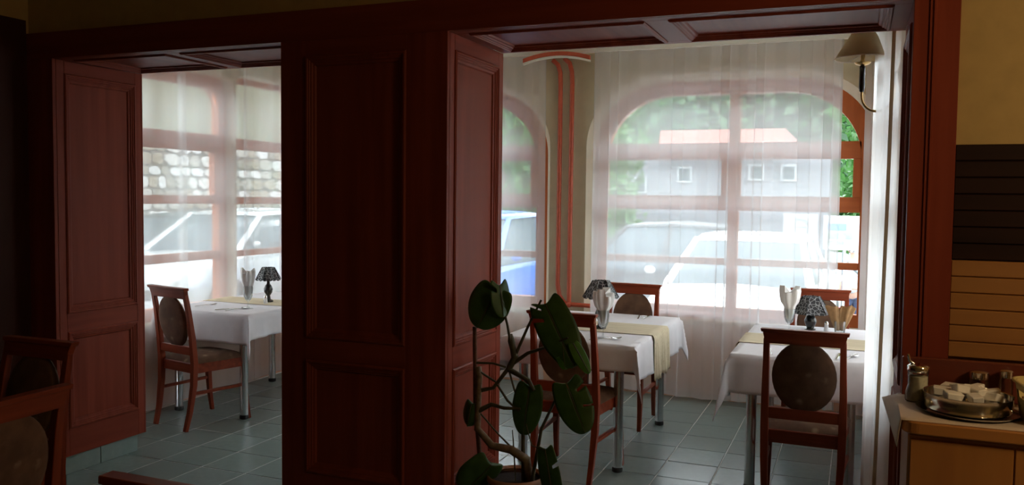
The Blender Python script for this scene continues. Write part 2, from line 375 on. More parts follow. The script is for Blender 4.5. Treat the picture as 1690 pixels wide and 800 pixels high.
# soffits
def soffit(x0, x1, cuts):
    f = Frame((x0, YP, HEAD), (1, 0, 0), (0, 1, 0), (0, 0, -1), wp); D = YQ - YP; W = x1 - x0
    f.board(0, W, .0235, .085, 'soffit_rail', mx_); f.board(0, W, D - .055, D, 'soffit_rail', mx_)
    ed = [0] + [c for c in cuts] + [W]
    for a, b in zip(ed[0::2], ed[1::2]): pass
    us = []; a = .06
    for c0, c1 in cuts: us.append((a, c0)); f.board(c0, c1, .085, D - .055, 'soffit_crossbar', my_); a = c1
    us.append((a, W - .06)); f.board(0, .06, .085, D - .055, 'soffit_crossbar', my_); f.board(W - .06, W, .085, D - .055, 'soffit_crossbar', my_)
    for a, b in us: f.panel(a, b, .085, D - .055, my_)
soffit(*LO, [(-3.31 - LO[0], -3.215 - LO[0])]); soffit(*RO, [(-.82 - RO[0], -.725 - RO[0])])
# near room left wall, wood clad, a little taller than the partition boarding
wl = MB().box((XW - .3, -2.6, 0), (XW - .012, YP + .02, CA)).obj('wall_left', M['yellow']); tag(wl, kind='structure')
for k in range(6): MB().box((XW - .012, YP - .95 * (k + 1) + .002, .0), (XW, YP - .95 * k - .002, 2.49)).obj('panel', M['dark_wall_wood'], wl, bev=.002)

# ------------------------------------------------------------------ window walls of the bay
def arch_top(u, o):
    u0, u1, z0, z1, r = o; d = min(u - u0, u1 - u)
    if d >= r: return z1
    t = 1 - max(0, d) / r; return z1 - min(r * .95, .56) * (1 - (1 - t ** 2.05) ** (1 / 2.05))
def wide(o):
    m = .05 if o[4] > .3 else .012
    return (o[0] - m, o[1] + m, o[2], o[3] + m, o[4] + m)
def outline(o, k=18):
    us = [o[0] + o[4] * (1 - math.cos(PI * i / (2 * k))) for i in range(k + 1)]
    return [(o[0], o[2])] + [(u, arch_top(u + 1e-6, o)) for u in us] + [(o[1] - (u - o[0]), arch_top(o[1] - (u - o[0]) - 1e-6, o)) for u in reversed(us)] + [(o[1], o[2])]
def window_wall(name, u0, u1, H, ops, fn, th, glow_band=.62):
    small = ops; ops = [wide(o) for o in ops]
    us = {u0, u1}
    for o in ops:
        for k in range(25):
            t = .5 - .5 * math.cos(PI * k / 24 * .5 * 2) if 0 else (1 - math.cos(PI * k / 48))
            us.add(o[0] + o[4] * t); us.add(o[1] - o[4] * t)
    us = sorted(us); mb = MB()
    for a, b in zip(us, us[1:]):
        m = (a + b) / 2; o = next((q for q in ops if q[0] < m < q[1]), None)
        if o is None: mb.prism([(a, 0), (b, 0), (b, H), (a, H)], fn, -.085, th)
        else:
            mb.prism([(a, 0), (b, 0), (b, o[2]), (a, o[2])], fn, -.085, th)
            mb.prism([(a, arch_top(a + 1e-6, o)), (b, arch_top(b - 1e-6, o)), (b, H), (a, H)], fn, -.085, th)
    w_ = mb.obj(name, M['cream'], fix=True); tag(w_, kind='structure')
    MB().prism([(u0, 0), (u1, 0), (u1, glow_band), (u0, glow_band)], fn, -.091, -.084).obj('glow_band', M['salmon'], w_)  # lower wall band tinted with the curtain's glow
    for o in small:
        a, b = outline(wide(o)), outline(o); n = len(a)
        MB().add([fn(*p, -.085) for p in a] + [fn(*p, .002) for p in b], [(i, i + 1, n + i + 1, n + i) for i in range(n - 1)]).obj('splayed_reveal', M['white_paint'], w_, fix=False)
    return w_
fb = lambda u, v, d: (u, YB + d, v)
fs_ = lambda u, v, d: (XS - d, u, v)
W_BL = (-4.55, -2.45, .62, 2.49, .60); W_BR = (-2.035, .11, .62, 2.50, .60)
W_SA = (4.02, 5.59, .62, 2.50, .16); W_SB = (5.622, 6.66, .62, 2.53, .08)
window_wall('wall_rear', XS - .16, XR + .25, CB + .05, [W_BL, W_BR], fb, .16)
window_wall('wall_left', YQ - .3, YB - .085, CB + .05, [W_SA, W_SB], fs_, .16)
fr = lambda u, v, d: (XR + .085 + d, u, v)
W_R = (4.0, 6.55, .62, 2.50, .5)
window_wall('wall_right', YQ - .02, YB - .085, CB + .05, [W_R], fr, .16)
WN = [0]
def window(o, fn, d, mull, rows_l, rows_r, ax, mw=.04, fw=.10, name=None):
    WN[0] += 1; u0, u1, z0, z1, r = o
    o2 = (u0 + fw, u1 - fw, z0 + fw, z1 - fw * 1.05, r * .92)
    a, b = outline(o), outline(o2); n = len(a)
    vs = [fn(*p, d) for p in a] + [fn(*p, d) for p in b] + [fn(*p, d + .07) for p in a] + [fn(*p, d + .07) for p in b]; fs = []
    for i in range(n):
        j = (i + 1) % n
        fs += [(i, j, n + j, n + i), (2 * n + i, 3 * n + i, 3 * n + j, 2 * n + j), (n + i, n + j, 3 * n + j, 3 * n + i), (i, 2 * n + i, 2 * n + j, j)]
    win = MB().add(vs, fs).obj('window_%d' % WN[0], M['winwood_z']); tag(win, kind='structure')
    axh = 'x' if ax == 'x' else 'y'
    def bx(a0, a1, b0, b1, nm, mt, e0=0, e1=.06): return MB().prism([(a0, b0), (a1, b0), (a1, b1), (a0, b1)], fn, d + e0, d + e1).obj(nm, M[mt], win, bev=.003)
    bx(mull - mw, mull + mw, o2[2], arch_top(mull, o2) + .02, 'mullion', 'winwood_z', -.005, .065)
    for side, rows in ((0, rows_l), (1, rows_r)):
        ua, ub = (o2[0], mull - mw) if side == 0 else (mull + mw, o2[1])
        prev = o2[2]
        for (b0, b1, nm) in rows:
            bx(ua, ub, b0, b1, nm, 'winwood_' + axh, 0 if nm == 'transom' else .008, .06 if nm == 'transom' else .05)
            ins = .045 if nm == 'transom_rail' else 0
            pane = MB().prism([(ua, prev), (ub, prev), (ub, b0), (ua, b0)], fn, d + .028, d + .034).obj('pane', M['pane'], win)
            prev = b1
            if nm == 'transom':
                for um in ((ua * .85 + ub * .15), (ua * .25 + ub * .75)):
                    MB().tube([fn(um - .03, (b0 + b1) / 2, d - .012), fn(um + .03, (b0 + b1) / 2 + .006, d - .014), fn(um + .045, (b0 + b1) / 2 + .002, d - .012)], .007, 8).sphere(fn(um - .03, (b0 + b1) / 2, d - .008), .013, 8, 6).obj('latch', M['brass'], win, smooth=True)
        # arched top light
        pts = [(ua, prev)] ; n_ = 16
        top = [(ua + (ub - ua) * i / n_, arch_top(min(max(ua + (ub - ua) * i / n_, o2[0] + 1e-5), o2[1] - 1e-5), o2)) for i in range(n_ + 1)]
        MB().prism([(ua, prev), (ub, prev)] + list(reversed(top)), fn, d + .028, d + .034).obj('pane', M['pane'], win)
        # opening sash of the second row: slimmer stiles inside the frame
        r2 = [q for q in rows if q[2] in ('transom', 'rail')]
        if len(r2) == 2:
            lo, hi = r2[0][1], r2[1][0]
            bx(ua, ua + .012, lo, hi, 'sash_stile', 'winwood_z', -.006, .05); bx(ub - .055, ub, lo, hi, 'sash_stile', 'winwood_z', -.006, .05)
    return win
rows = [(1.055, 1.108, 'bar'), (1.485, 1.60, 'rail'), (1.885, 2.015, 'transom')]
thin = [(1.045, 1.095, 'bar'), (1.485, 1.545, 'rail'), (1.94, 2.03, 'transom_bar')]
sid = [(1.045, 1.11, 'bar'), (1.49, 1.555, 'rail'), (1.905, 2.04, 'transom')]
window(W_BL, fb, 0, -3.50, rows, rows, 'x'); window(W_BR, fb, 0, -.91, rows, rows, 'x')
window(W_R, fr, 0, 5.35, rows, rows, 'y'); window(W_SA, fs_, 0, 4.62, sid, sid, 'y', .04, .09); window(W_SB, fs_, 0, 6.42, thin, thin, 'y', .025, .04)
for nm, o, fn in (('x', W_BL, fb), ('x', W_BR, fb), ('y', W_SA, fs_), ('y', W_SB, fs_), ('y', W_R, fr)):
    s_ = MB().prism([(o[0] - .0, .585), (o[1], .585), (o[1], .625), (o[0], .625)], fn, -.105, -.002).obj('trim_sill', M['white_paint'], bev=.004); tag(s_, kind='structure')

# ------------------------------------------------------------------ heating pipes on the pier
pipes = thing('heating_pipes', 'pair of terracotta red heating pipes running down the pier between the rear windows', 'pipe', (-2.25, YB - .135, 0))
def lp(x, z, y=0): return (x + 2.25, y, z)
MB().tube([lp(-2.37, 2.70), lp(-2.325, 2.66), lp(-2.305, 2.60), lp(-2.30, 2.5), lp(-2.30, .85), lp(-2.285, .76), lp(-2.24, .70), lp(-2.19, .685)], .019, 10).obj('pipe', M['red_pipe'], pipes, smooth=True)
MB().tube([lp(-2.27, 2.71), lp(-2.225, 2.67), lp(-2.205, 2.60), lp(-2.20, 2.5), lp(-2.20, .70)], .019, 10).obj('pipe', M['red_pipe'], pipes, smooth=True)
MB().tube([lp(-2.22, .69), lp(-1.2, .675), lp(-.2, .66)], .018, 10).obj('pipe', M['red_pipe'], pipes, smooth=True)
MB().sphere(lp(-2.20, .69), .028, 10, 8).obj('joint', M['red_pipe'], pipes, smooth=True)
arc = [(-2.58 + .57 * t, 2.70 + .045 * (1 - (2 * t - 1) ** 2)) for t in [i / 12 for i in range(13)]]
MB().prism(arc + [(a, b - .032) for a, b in reversed(arc)], lambda u, v, d: (u + 2.25, d, v), -.145, -.115).obj('curved_bracket', M['red_pipe'], pipes)
MB().prism([(a, b - .034) for a, b in arc] + [(a, b - .05) for a, b in reversed(arc)], lambda u, v, d: (u + 2.25, d, v), -.142, -.118).obj('bracket_lining', M['rail'], pipes)

# ------------------------------------------------------------------ curtains
def curtain(name, label, path, z0, z1, amp=.014, wl=.13, over=.012, mat='sheer', seed=1, n=None, header=True, part=None):
    rnd = random.Random(seed); pts = [V((*p, 0)) for p in path]
    L = [0]
    for a, b in zip(pts, pts[1:]): L.append(L[-1] + (b - a).length)
    T = L[-1]; n = n or int(T / .0085); ph = [rnd.uniform(0, 6.28) for _ in range(6)]
    def at(s):
        s = min(max(s, 0), T)
        for i in range(len(L) - 1):
            if s <= L[i + 1] + 1e-9:
                t = (s - L[i]) / max(1e-9, L[i + 1] - L[i]); p0 = pts[max(i - 1, 0)]; p1 = pts[i]; p2 = pts[i + 1]; p3 = pts[min(i + 2, len(pts) - 1)]
                p = .5 * ((2 * p1) + (p2 - p0) * t + (2 * p0 - 5 * p1 + 4 * p2 - p3) * t * t + (3 * p1 - p0 - 3 * p2 + p3) * t ** 3)
                return p, (p2 - p1).normalized()
    cols = []; zs = [z1 - (z1 - z0) * (j / 14) for j in range(15)]
    sharp = [rnd.random() for _ in range(int(T / wl) + 4)]
    mb = MB(); vs = []
    for i in range(n + 1):
        s = T * i / n; p, d = at(s); nr = V((-d.y, d.x, 0))
        q = 2 * PI * s / wl + 1.3 * math.sin(s * 3.1 + ph[0]) + .8 * math.sin(s * 7.7 + ph[1])
        k = sharp[int(max(0, q) / (2 * PI)) % len(sharp)]
        for j, z in enumerate(zs):
            h = j / 14; g = .55 + .45 * h
            lat = (amp * (.45 + .9 * k) * math.sin(q + .25 * h * math.sin(s * 2 + ph[2])) + .5 * amp * math.sin(s * 4.3 + ph[3] + h)) * g
            al = over * (1.6 if k > .62 else .35) * math.sin(2 * q) * g + .012 * h * math.sin(s * 1.7 + ph[4])
            zz = z if j < 14 else z + .012 * math.sin(s * 5 + ph[5])
            vs.append(p + nr * lat + d * al + V((0, 0, zz)))
    fs = [(i * 15 + j, (i + 1) * 15 + j, (i + 1) * 15 + j + 1, i * 15 + j + 1) for i in range(n) for j in range(14)]
    o = mb.add(vs, fs).obj(name, M[mat], smooth=True, fix=False, angle=80); tag(o, label, 'curtain')
    # turned-up hem: a narrow doubled band a few millimetres off the cloth
    hv = []
    for i in range(n + 1):
        a = V(vs[i * 15 + 14]); b = V(vs[i * 15 + 13]); p, d = at(T * i / n); nr = V((-d.y, d.x, 0)) * .003
        hv += [a + nr, a + (b - a).normalized() * .05 + nr]
    MB().add(hv, [(2 * i, 2 * i + 2, 2 * i + 3, 2 * i + 1) for i in range(n)]).obj('hem', M[mat], o, smooth=True, fix=False)
    if header:
        hv = []
        for i in range(n + 1):
            a = V(vs[i * 15]); b = V(vs[i * 15 + 1]); p, d = at(T * i / n); nr = V((-d.y, d.x, 0)) * .003
            hv += [a + nr, a + (b - a).normalized() * .07 + nr]
        MB().add(hv, [(2 * i, 2 * i + 2, 2 * i + 3, 2 * i + 1) for i in range(n)]).obj('heading_tape', M[mat], o, smooth=True, fix=False)
    return o
YC = YB - .215; XC = XS + .155
curtain('sheer_curtain', 'wide white sheer curtain over the big arched window behind the two right tables', [(-1.99, YC), (-1.3, YC + .01), (-.7, YC - .01), (-.13, YC)], .035, 2.73, .02, .15, .016, seed=3)
curtain('sheer_curtain', 'white sheer curtain over the rear window left of the red pipes', [(-4.5, YC), (-3.5, YC), (-2.40, YC)], .035, 2.73, .016, .17, seed=5)
curtain('sheer_curtain', 'sheer curtain at the left wall window, nearest the left opening jamb', [(XC, 3.99), (XC, 4.5), (XC + .01, 4.965)], .03, 2.73, .008, .21, .006, 'sheer_thin', seed=8)
curtain('sheer_curtain', 'middle sheer curtain at the left wall window, behind the left chair', [(XC - .02, 4.915), (XC - .01, 5.3), (XC + .0, 5.665)], .03, 2.73, .008, .19, .006, 'sheer_thin', seed=9)
curtain('sheer_curtain', 'sheer curtain at the left wall window, farthest in, behind the left table lamp', [(XC + .02, 5.60), (XC + .02, 6.1), (XC + .03, 6.55)], .03, 2.73, .009, .15, .010, 'sheer_thin', seed=10)
rc = curtain('side_curtain', 'dense white curtain hanging bunched along the right side wall under the sconce', [(.175, 3.965), (.155, 4.03), (.09, 4.12), (.060, 4.26), (.058, 4.42), (.10, 4.55), (.150, 4.64), (.172, 4.9), (.165, 5.5), (.15, 6.2), (.09, 6.50), (.022, 6.585)], .03, 2.73, .009, .11, .005, 'sheer_dense', seed=12)
MB().tube([(.098, 4.025, .05), (.114, 4.025, 1.5), (.120, 4.025, 2.69)], .0105, 4).obj('beige_edge_tape', M['tape'], rc)
tag(MB().box((-4.60, YC - .03, 2.73), (.10, YC + .03, CB)).obj('curtain_rail', M['rail'], bev=.004), 'long white curtain rail on the ceiling above the rear windows', 'curtain rail')
tag(MB().box((XC - .03, 3.97, 2.73), (XC + .03, YC - .05, CB)).obj('curtain_rail', M['rail'], bev=.004), 'white curtain rail on the ceiling above the left wall window', 'curtain rail')

# ------------------------------------------------------------------ chairs
def make_chair(label, loc, rz):
    t = thing('dining_chair', label, 'chair', loc, rz, 'cherry dining chairs with oval backs')
    for s in (-1, 1):
        MB().tube([(s * .165, -.245, 0), (s * .170, -.215, .12), (s * .178, -.19, .30), (s * .180, -.185, .45), (s * .180, -.20, .62), (s * .176, -.225, .80), (s * .174, -.245, .905)],
                  [.019, .021, .025, .027, .024, .021, .020], 4).obj('back_leg', M['cherry'], t, bev=.002)
        MB().tube([(s * .205, .235, 0), (s * .202, .215, .12), (s * .198, .20, .28), (s * .196, .20, .43)], [.017, .020, .024, .026], 4).obj('front_leg', M['cherry'], t, bev=.002)
        MB().tube([(s * .178, -.19, .245), (s * .199, .20, .245)], .0135, 4).obj('stretcher', M['cherry'], t)
    # crest rail flares to its ends and carries a thin cap
    fn = lambda u, v, d: (u, d - .245 - (v - .9) * .25, v)
    MB().prism([(-.180, .878), (.180, .878), (.192, .935), (-.192, .935)], fn, -.016, .016).obj('crest_rail', M['cherry_x'], t, bev=.002)
    MB().prism([(-.198, .935), (.198, .935), (.202, .952), (-.202, .952)], fn, -.021, .021).obj('crest_cap', M['cherry_x'], t, bev=.002)
    MB().prism([(-.172, .500), (.172, .500), (.172, .555), (-.172, .555)], lambda u, v, d: (u, d - .192, v), -.013, .013).obj('lower_rail', M['cherry_x'], t, bev=.002)
    # padded oval back
    prof = [(.0, .024), (.5, .022), (.85, .016), (.97, .010), (1.0, 0), (.97, -.010), (.85, -.016), (.5, -.022), (.0, -.024)]
    vs = []; n = 32; fs = []
    for r, h in prof:
        for k in range(n):
            a = 2 * PI * k / n; zz = .717 + .178 * max(r, .001) * math.sin(a)
            vs.append((.150 * max(r, .001) * math.cos(a), -.215 - (zz - .72) * .16 + h, zz))
    for i in range(len(prof) - 1):
        for k in range(n): fs.append((i * n + k, i * n + (k + 1) % n, (i + 1) * n + (k + 1) % n, (i + 1) * n + k))
    MB().add(vs, fs).obj('back_pad', M['uphol'], t, smooth=True)
    # seat rails and cushion
    sr = MB(); a = [(-.178, -.185), (.178, -.185), (.205, .21), (-.205, .21)]
    sr.prism(a, lambda u, v, d: (u, v, d), .375, .44).obj('seat_rail', M['cherry_x'], t, bev=.003)
    def seat(u, v):
        x = (u * 2 - 1); y = (v * 2 - 1); hw = .178 + (.206 - .178) * v
        ex = 1 - abs(x) ** 6; ey = 1 - abs(y) ** 6
        return (x * (hw + .008) * (1 - .0 * v), -.172 + v * .39, .441 + .045 * (max(0, ex) * max(0, ey)) ** .5 * (1 - .12 * (x * x + y * y)))
    MB().grid(seat, 14, 14).obj('seat', M['uphol'], t, smooth=True)
    return t
R = math.radians
c0 = make_chair('cherry dining chair with oval back pad at the near side of the left table', (-4.175, 4.60, 0), R(-12))
G = 'cherry dining chairs with oval backs'
dup(c0, (-4.16, 6.05, 0), R(182), 'dining chair at the far side of the left table, mostly hidden by the pillar', G)
dup(c0, (-1.462, 4.605, 0), R(-2), 'dining chair behind the monstera leaves at the near side of the middle table', G)
dup(c0, (-1.515, 5.83, 0), R(176), 'dining chair facing the camera beyond the middle table', G)
dup(c0, (-.215, 4.52, 0), R(-1), 'dining chair with dark round back at the near side of the right table', G)
dup(c0, (-.225, 6.08, 0), R(181), 'dining chair beyond the right table, behind the lamp, near the uncurtained gap', G)
dup(c0, (-3.17, 2.29, 0), R(180), 'dark dining chair in the left foreground against the wall, farther of the two', G)
dup(c0, (-2.60, 1.78, 0), R(92), 'orange-lit dining chair in the left foreground, nearer of the two, with floral oval pad', G)
dup(c0, (-1.32, 1.12, 0), R(180), 'dining chair of which only the crest corner shows at the lower left edge', G)

# ------------------------------------------------------------------ tables with cloth and runner
def make_table(label, x0, x1, y0, y1):
    cx, cy = (x0 + x1) / 2, (y0 + y1) / 2; hx, hy = (x1 - x0) / 2, (y1 - y0) / 2
    t = thing('dining_table', label, 'table', (cx, cy, 0))
    MB().box((-hx, -hy, .718), (hx, hy, .744)).obj('table_top', M['pine_x'], t, bev=.003)
    MB().box((-hx + .08, -hy + .08, .67), (hx - .08, hy - .08, .717)).obj('apron', M['black'], t)
    for sx in (-1, 1):
        for sy in (-1, 1):
            lg = MB().lathe([(.0285, .03), (.0285, .67)], 20, (sx * (hx - .105), sy * (hy - .085), 0), cap=True).obj('leg', M['chrome'], t, smooth=True)
            MB().lathe([(.024, 0), (.031, .004), (.031, .022), (.026, .03)], 20, (sx * (hx - .105), sy * (hy - .085), 0), cap=True).obj('foot', M['black'], lg, smooth=True)
    return t
def cloth(label, x0, x1, y0, y1, dx, dy, seed, z=.747, dxr=None):
    dxr = dxr or dx
    rnd = random.Random(seed); cx, cy = (x0 + x1) / 2, (y0 + y1) / 2; hx, hy = (x1 - x0) / 2 + .004, (y1 - y0) / 2 + .004
    ph = [rnd.uniform(0, 6.28) for _ in range(8)]
    def axis(h, d, n, m, d2): return [-h - d + d * i / m for i in range(m)] + [-h + 2 * h * i / n for i in range(n + 1)] + [h + d2 * (i + 1) / m for i in range(m)]
    xs = axis(hx, dx, 18, 12, dxr); ys = axis(hy, dy, 28, 12, dy); vs = []
    for x in xs:
        for y in ys:
            a = max(abs(x) - hx, 0); b = max(abs(y) - hy, 0); sx = 1 if x > 0 else -1; sy = 1 if y > 0 else -1
            if a == 0 and b == 0: vs.append((x, y, z + .0008 * math.sin(9 * x + ph[0]) * math.sin(7 * y + ph[1]))); continue
            if b == 0:
                wv = .011 * math.sin(17 * y + ph[2]) + .007 * math.sin(41 * y + ph[3])
                vs.append((sx * (hx + .008 * min(1, a / .03) + .04 * a + wv * a / dx), y, z - a)); continue
            if a == 0:
                wv = .009 * math.sin(14 * x + ph[4]) + .005 * math.sin(37 * x + ph[5])
                vs.append((x, sy * (hy + .008 * min(1, b / .03) + .04 * b + wv * b / dy), z - b)); continue
            r = math.hypot(a, b); m = min(a, b); th = math.atan2(b, a)
            # the free corner hangs as a cone that folds outwards along the diagonal
            out = .46 * m + .010
            ux, uy = math.cos(th), math.sin(th)
            vs.append((sx * (hx + .008 + out * (.35 + .65 * ux) * .9 - .10 * b * ux), sy * (hy + .008 + out * (.35 + .65 * uy) * .9 - .10 * a * uy), z - (max(a, b) + .62 * m)))
    ny = len(ys)
    o = MB().add(vs, [(i * ny + j, (i + 1) * ny + j, (i + 1) * ny + j + 1, i * ny + j + 1) for i in range(len(xs) - 1) for j in range(ny - 1)]).obj('tablecloth', M['cloth'], smooth=True, fix=False, angle=75)
    o.location = (cx, cy, 0); md = o.modifiers.new('thick', 'SOLIDIFY'); md.thickness = .0015
    return tag(o, label, 'tablecloth')
def runner(label, x0, x1, yc, wdt, dl, dr, seed, z=.750):
    rnd = random.Random(seed); ph = rnd.uniform(0, 6); hx = (x1 - x0) / 2 + .012; cx = (x0 + x1) / 2; n = 40; mb = MB(); vs = []
    S = [-hx - dl + dl * i / 14 for i in range(14)] + [-hx + 2 * hx * i / 16 for i in range(17)] + [hx + dr * (i + 1) / 14 for i in range(14)]
    for s in S:
        for j in range(n + 1):
            y = -wdt / 2 + wdt * j / n; a = max(abs(s) - hx, 0); sg = 1 if s > 0 else -1
            end = (a > 0 and abs(abs(s) - hx - (dl if s < 0 else dr)) < 1e-6)
            if a == 0: vs.append((s, y, z + .001))
            else: vs.append((sg * (hx + .012 * min(1, a / .02) + .05 * a + .014 * math.sin(34 * y + ph) * a / .3), y * (1 - .25 * a), z - a - (.02 * rnd.random() if end else 0)))
    o = mb.add(vs, [(i * (n + 1) + j, (i + 1) * (n + 1) + j, (i + 1) * (n + 1) + j + 1, i * (n + 1) + j + 1) for i in range(len(S) - 1) for j in range(n)]).obj('table_runner', M['runner'], smooth=True, fix=False, angle=75)
    o.location = (cx, yc, 0); md = o.modifiers.new('thick', 'SOLIDIFY'); md.thickness = .0012
    return tag(o, label, 'table runner')
TL = (-4.63, -3.835, 4.67, 5.90); TM = (-1.93, -1.135, 4.62, 5.90); TR = (-.61, .095, 4.63, 5.87)
for nm, T_, d1, d2, s_ in (('left', TL, .12, .20, 1), ('middle', TM, .22, .145, 2), ('right', TR, .055, .205, 3)):
    pos = {'left': 'beyond the left opening', 'middle': 'with the napkin glass behind the monstera', 'right': 'beside the right side curtain'}[nm]
    make_table('chrome legged dining table under a white cloth, ' + pos, *T_)
    cloth('white tablecloth draped over the table ' + pos, *T_, *((.17, .205) if nm == 'left' else (.215, .145) if nm == 'middle' else (.23, .205)), s_, dxr=.05 if nm == 'right' else None)
runner('beige table runner under the black lamp on the left table', TL[0], TL[1], 5.29, .30, .15, .22, 1)
runner('beige striped runner hanging over the end of the middle table', TM[0], TM[1], 5.24, .42, .2, .26, 2)
runner('beige striped runner across the right table behind the round chair back', TR[0], TR[1], 5.22, .38, .12, .035, 3)

# ------------------------------------------------------------------ table things
ZT = .7505
def stem_glass(label, loc, nlabel, h=.165, fan=1.0, rz=0, wobble=1):
    g = thing('stem_glass', label, 'glass', loc)
    MB().lathe([(.033, 0), (.034, .002), (.012, .006), (.005, .012), (.0045, .05), (.010, .056), (.022, .068), (.031, .09), (.034, .12), (.036, h), (.0345, h), (.0325, .12), (.029, .091), (.020, .071), (.004, .060)], 24).obj('bowl', M['tableglass'], g, smooth=True)
    # napkin folded into a standing fan, pushed into the bowl
    rnd = random.Random(wobble); vs = []; n = 36; m = 8; z0 = loc[2] + .066; prof = [.008, .018, .025, .029, .033, .039, .044, .046, .043]
    tops = [.034, -.012, .012, .030, -.018, .004]; tops = tops[wobble % 6:] + tops[:wobble % 6]
    for j in range(m + 1):
        t = j / m
        for k in range(n):
            a = 2 * PI * k / n; pl = 1 + (.16 * math.sin(6 * a + rnd.random() * .2)) * (.4 + .6 * t)
            zz = z0 + .198 * t + (tops[k * 6 // n] * max(0, t - .6) * 2.2)
            r = prof[j] * pl * (fan if t > .6 else 1)
            vs.append((loc[0] + r * math.cos(a + rz) * (1.1 if t > .55 else 1), loc[1] + r * math.sin(a + rz), zz))
    fs = [(j * n + k, j * n + (k + 1) % n, (j + 1) * n + (k + 1) % n, (j + 1) * n + k) for j in range(m) for k in range(n)] + [tuple(reversed(range(n)))]
    vs.append((loc[0], loc[1], z0 + .188)); fs += [(m * n + k, m * n + (k + 1) % n, len(vs) - 1) for k in range(n)]
    tag(MB().add(vs, fs).obj('napkin', M['napkin'], smooth=True, angle=70), nlabel, 'napkin')
stem_glass('stem glass holding a white napkin on the left table', (-4.045, 4.93, ZT - .002), 'white napkin standing in the glass on the left table', wobble=3)
stem_glass('stem glass holding a white napkin on the middle table, in front of a black lamp', (-1.375, 4.83, ZT - .002), 'white napkin in the glass on the middle table', fan=1.15, wobble=5)
stem_glass('stem glass with napkin left of the lamp on the right table', (-.378, 5.54, ZT - .002), 'pointed white napkin left of the lamp on the right table', h=.15, fan=1.15, wobble=9)
def table_lamp(label, loc, rz, sides, rb, rt, zs0, zs1, kind):
    t = thing('table_lamp', label, 'lamp', loc, rz)
    if kind == 'vase': pf = [(.032, 0), (.034, .006), (.022, .012), (.036, .045), (.038, .06), (.024, .09), (.014, .105), (.013, zs1 - .03), (.010, zs1 - .03)]
    else: pf = [(.036, 0), (.038, .012), (.018, .022), (.014, .05), (.030, .075), (.034, .10), (.024, .125), (.012, .14), (.010, zs1 - .03)]
    MB().lathe(pf, 20, cap=True).obj('lamp_foot', M['lamp_glaze'], t, smooth=True)
    MB().lathe([(.009, zs0 - .02), (.009, zs0 + .015), (.016, zs0 + .03), (.012, zs0 + .055), (.002, zs0 + .06)], 12).obj('bulb', M['porcelain'], t, smooth=True)
    sh = MB(); n = sides * 6; vs = []
    for (r, z) in ((rb, zs0), (rb * .63 + rt * .37, zs0 + (zs1 - zs0) * .33), (rb * .25 + rt * .75, zs0 + (zs1 - zs0) * .72), (rt, zs1)):
        for k in range(n):
            a = 2 * PI * k / n; sec = PI / sides; aa = (a % (2 * sec)) - sec; q = math.cos(sec) / math.cos(aa)
            zz = z - (.010 * abs(math.sin(a * sides)) if z == zs0 and kind != 'vase' else 0)
            vs.append((r * q * math.cos(a), r * q * math.sin(a), zz))
    fs = [(j * n + k, j * n + (k + 1) % n, (j + 1) * n + (k + 1) % n, (j + 1) * n + k) for j in range(3) for k in range(n)]
    so = sh.add(vs, fs).obj('lamp_shade', M['cutwork'], t, fix=True); md = so.modifiers.new('thick', 'SOLIDIFY'); md.thickness = .002
    rb_ = MB()
    for k in range(sides):
        a = 2 * PI * k / sides; rb_.tube([(rb * math.cos(a), rb * math.sin(a), zs0), (rt * math.cos(a), rt * math.sin(a), zs1)], .0026, 6)
    rb_.obj('shade_ribs', M['gloss_black'], t)
    return t
table_lamp('small table lamp with black cutwork shade on the left table', (-4.15, 5.29, ZT), .2, 8, .098, .048, .175, .265, 'urn')
table_lamp('table lamp with dark scalloped shade, half hidden behind the napkin on the middle table', (-1.485, 5.15, ZT), .4, 6, .115, .052, .20, .305, 'urn')
table_lamp('table lamp with mosaic black shade and dark vase foot on the right table', (-.262, 5.73, ZT - .003), .35, 6, .125, .055, .105, .215, 'vase')
def shaker(label, loc):
    t = thing('salt_shaker', label, 'salt shaker', loc)
    MB().lathe([(.014, 0), (.016, .004), (.013, .03), (.011, .045)], 14, cap=True).obj('body', M['porcelain'], t, smooth=True)
    MB().lathe([(.0125, .043), (.0125, .052), (.008, .062), (.002, .064)], 14, cap=True).obj('cap', M['steel'], t, smooth=True)
shaker('white salt shaker in front of the lamp on the left table', (-4.105, 5.20, ZT)); shaker('small salt shaker right of the lamp on the right table', (-.165, 5.70, ZT - .003))
# brown paper napkins standing in a glass
kx = (-.085, 5.66, ZT - .003)
kg = thing('tumbler', 'small clear tumbler holding brown paper napkins on the right table', 'glass', kx)
MB().lathe([(.030, 0), (.031, .004), (.036, .075), (.034, .075), (.029, .006), (.002, .005)], 20).obj('tumbler_wall', M['tableglass'], kg, smooth=True)
for i, (ax_, ay_, tl, hh) in enumerate([(-.015, -.004, -.28, .16), (.016, .004, .25, .165), (.0, .012, .02, .15)]):
    def fn(u, v, i=i, ax_=ax_, ay_=ay_, tl=tl, hh=hh):
        a = (u - .5) * 2.5; r = .012 + .026 * v + .008 * math.sin(5 * a + i) * v
        return (kx[0] + ax_ + r * math.sin(a) * 1.1 + tl * .12 * v, kx[1] + ay_ - r * math.cos(a) * .6 + .02, kx[2] + .012 + hh * v * (1 - .10 * abs(u - .5) * 2) + .008 * math.sin(9 * u + i) * v)
    o = MB().grid(fn, 12, 8).obj('paper_napkin', M['kraft'], smooth=True, fix=False); o.modifiers.new('thick', 'SOLIDIFY').thickness = .002
    tag(o, ['brown paper napkin leaning left in the tumbler', 'brown paper napkin leaning right in the tumbler', 'brown paper napkin upright at the back of the tumbler'][i], 'napkin')
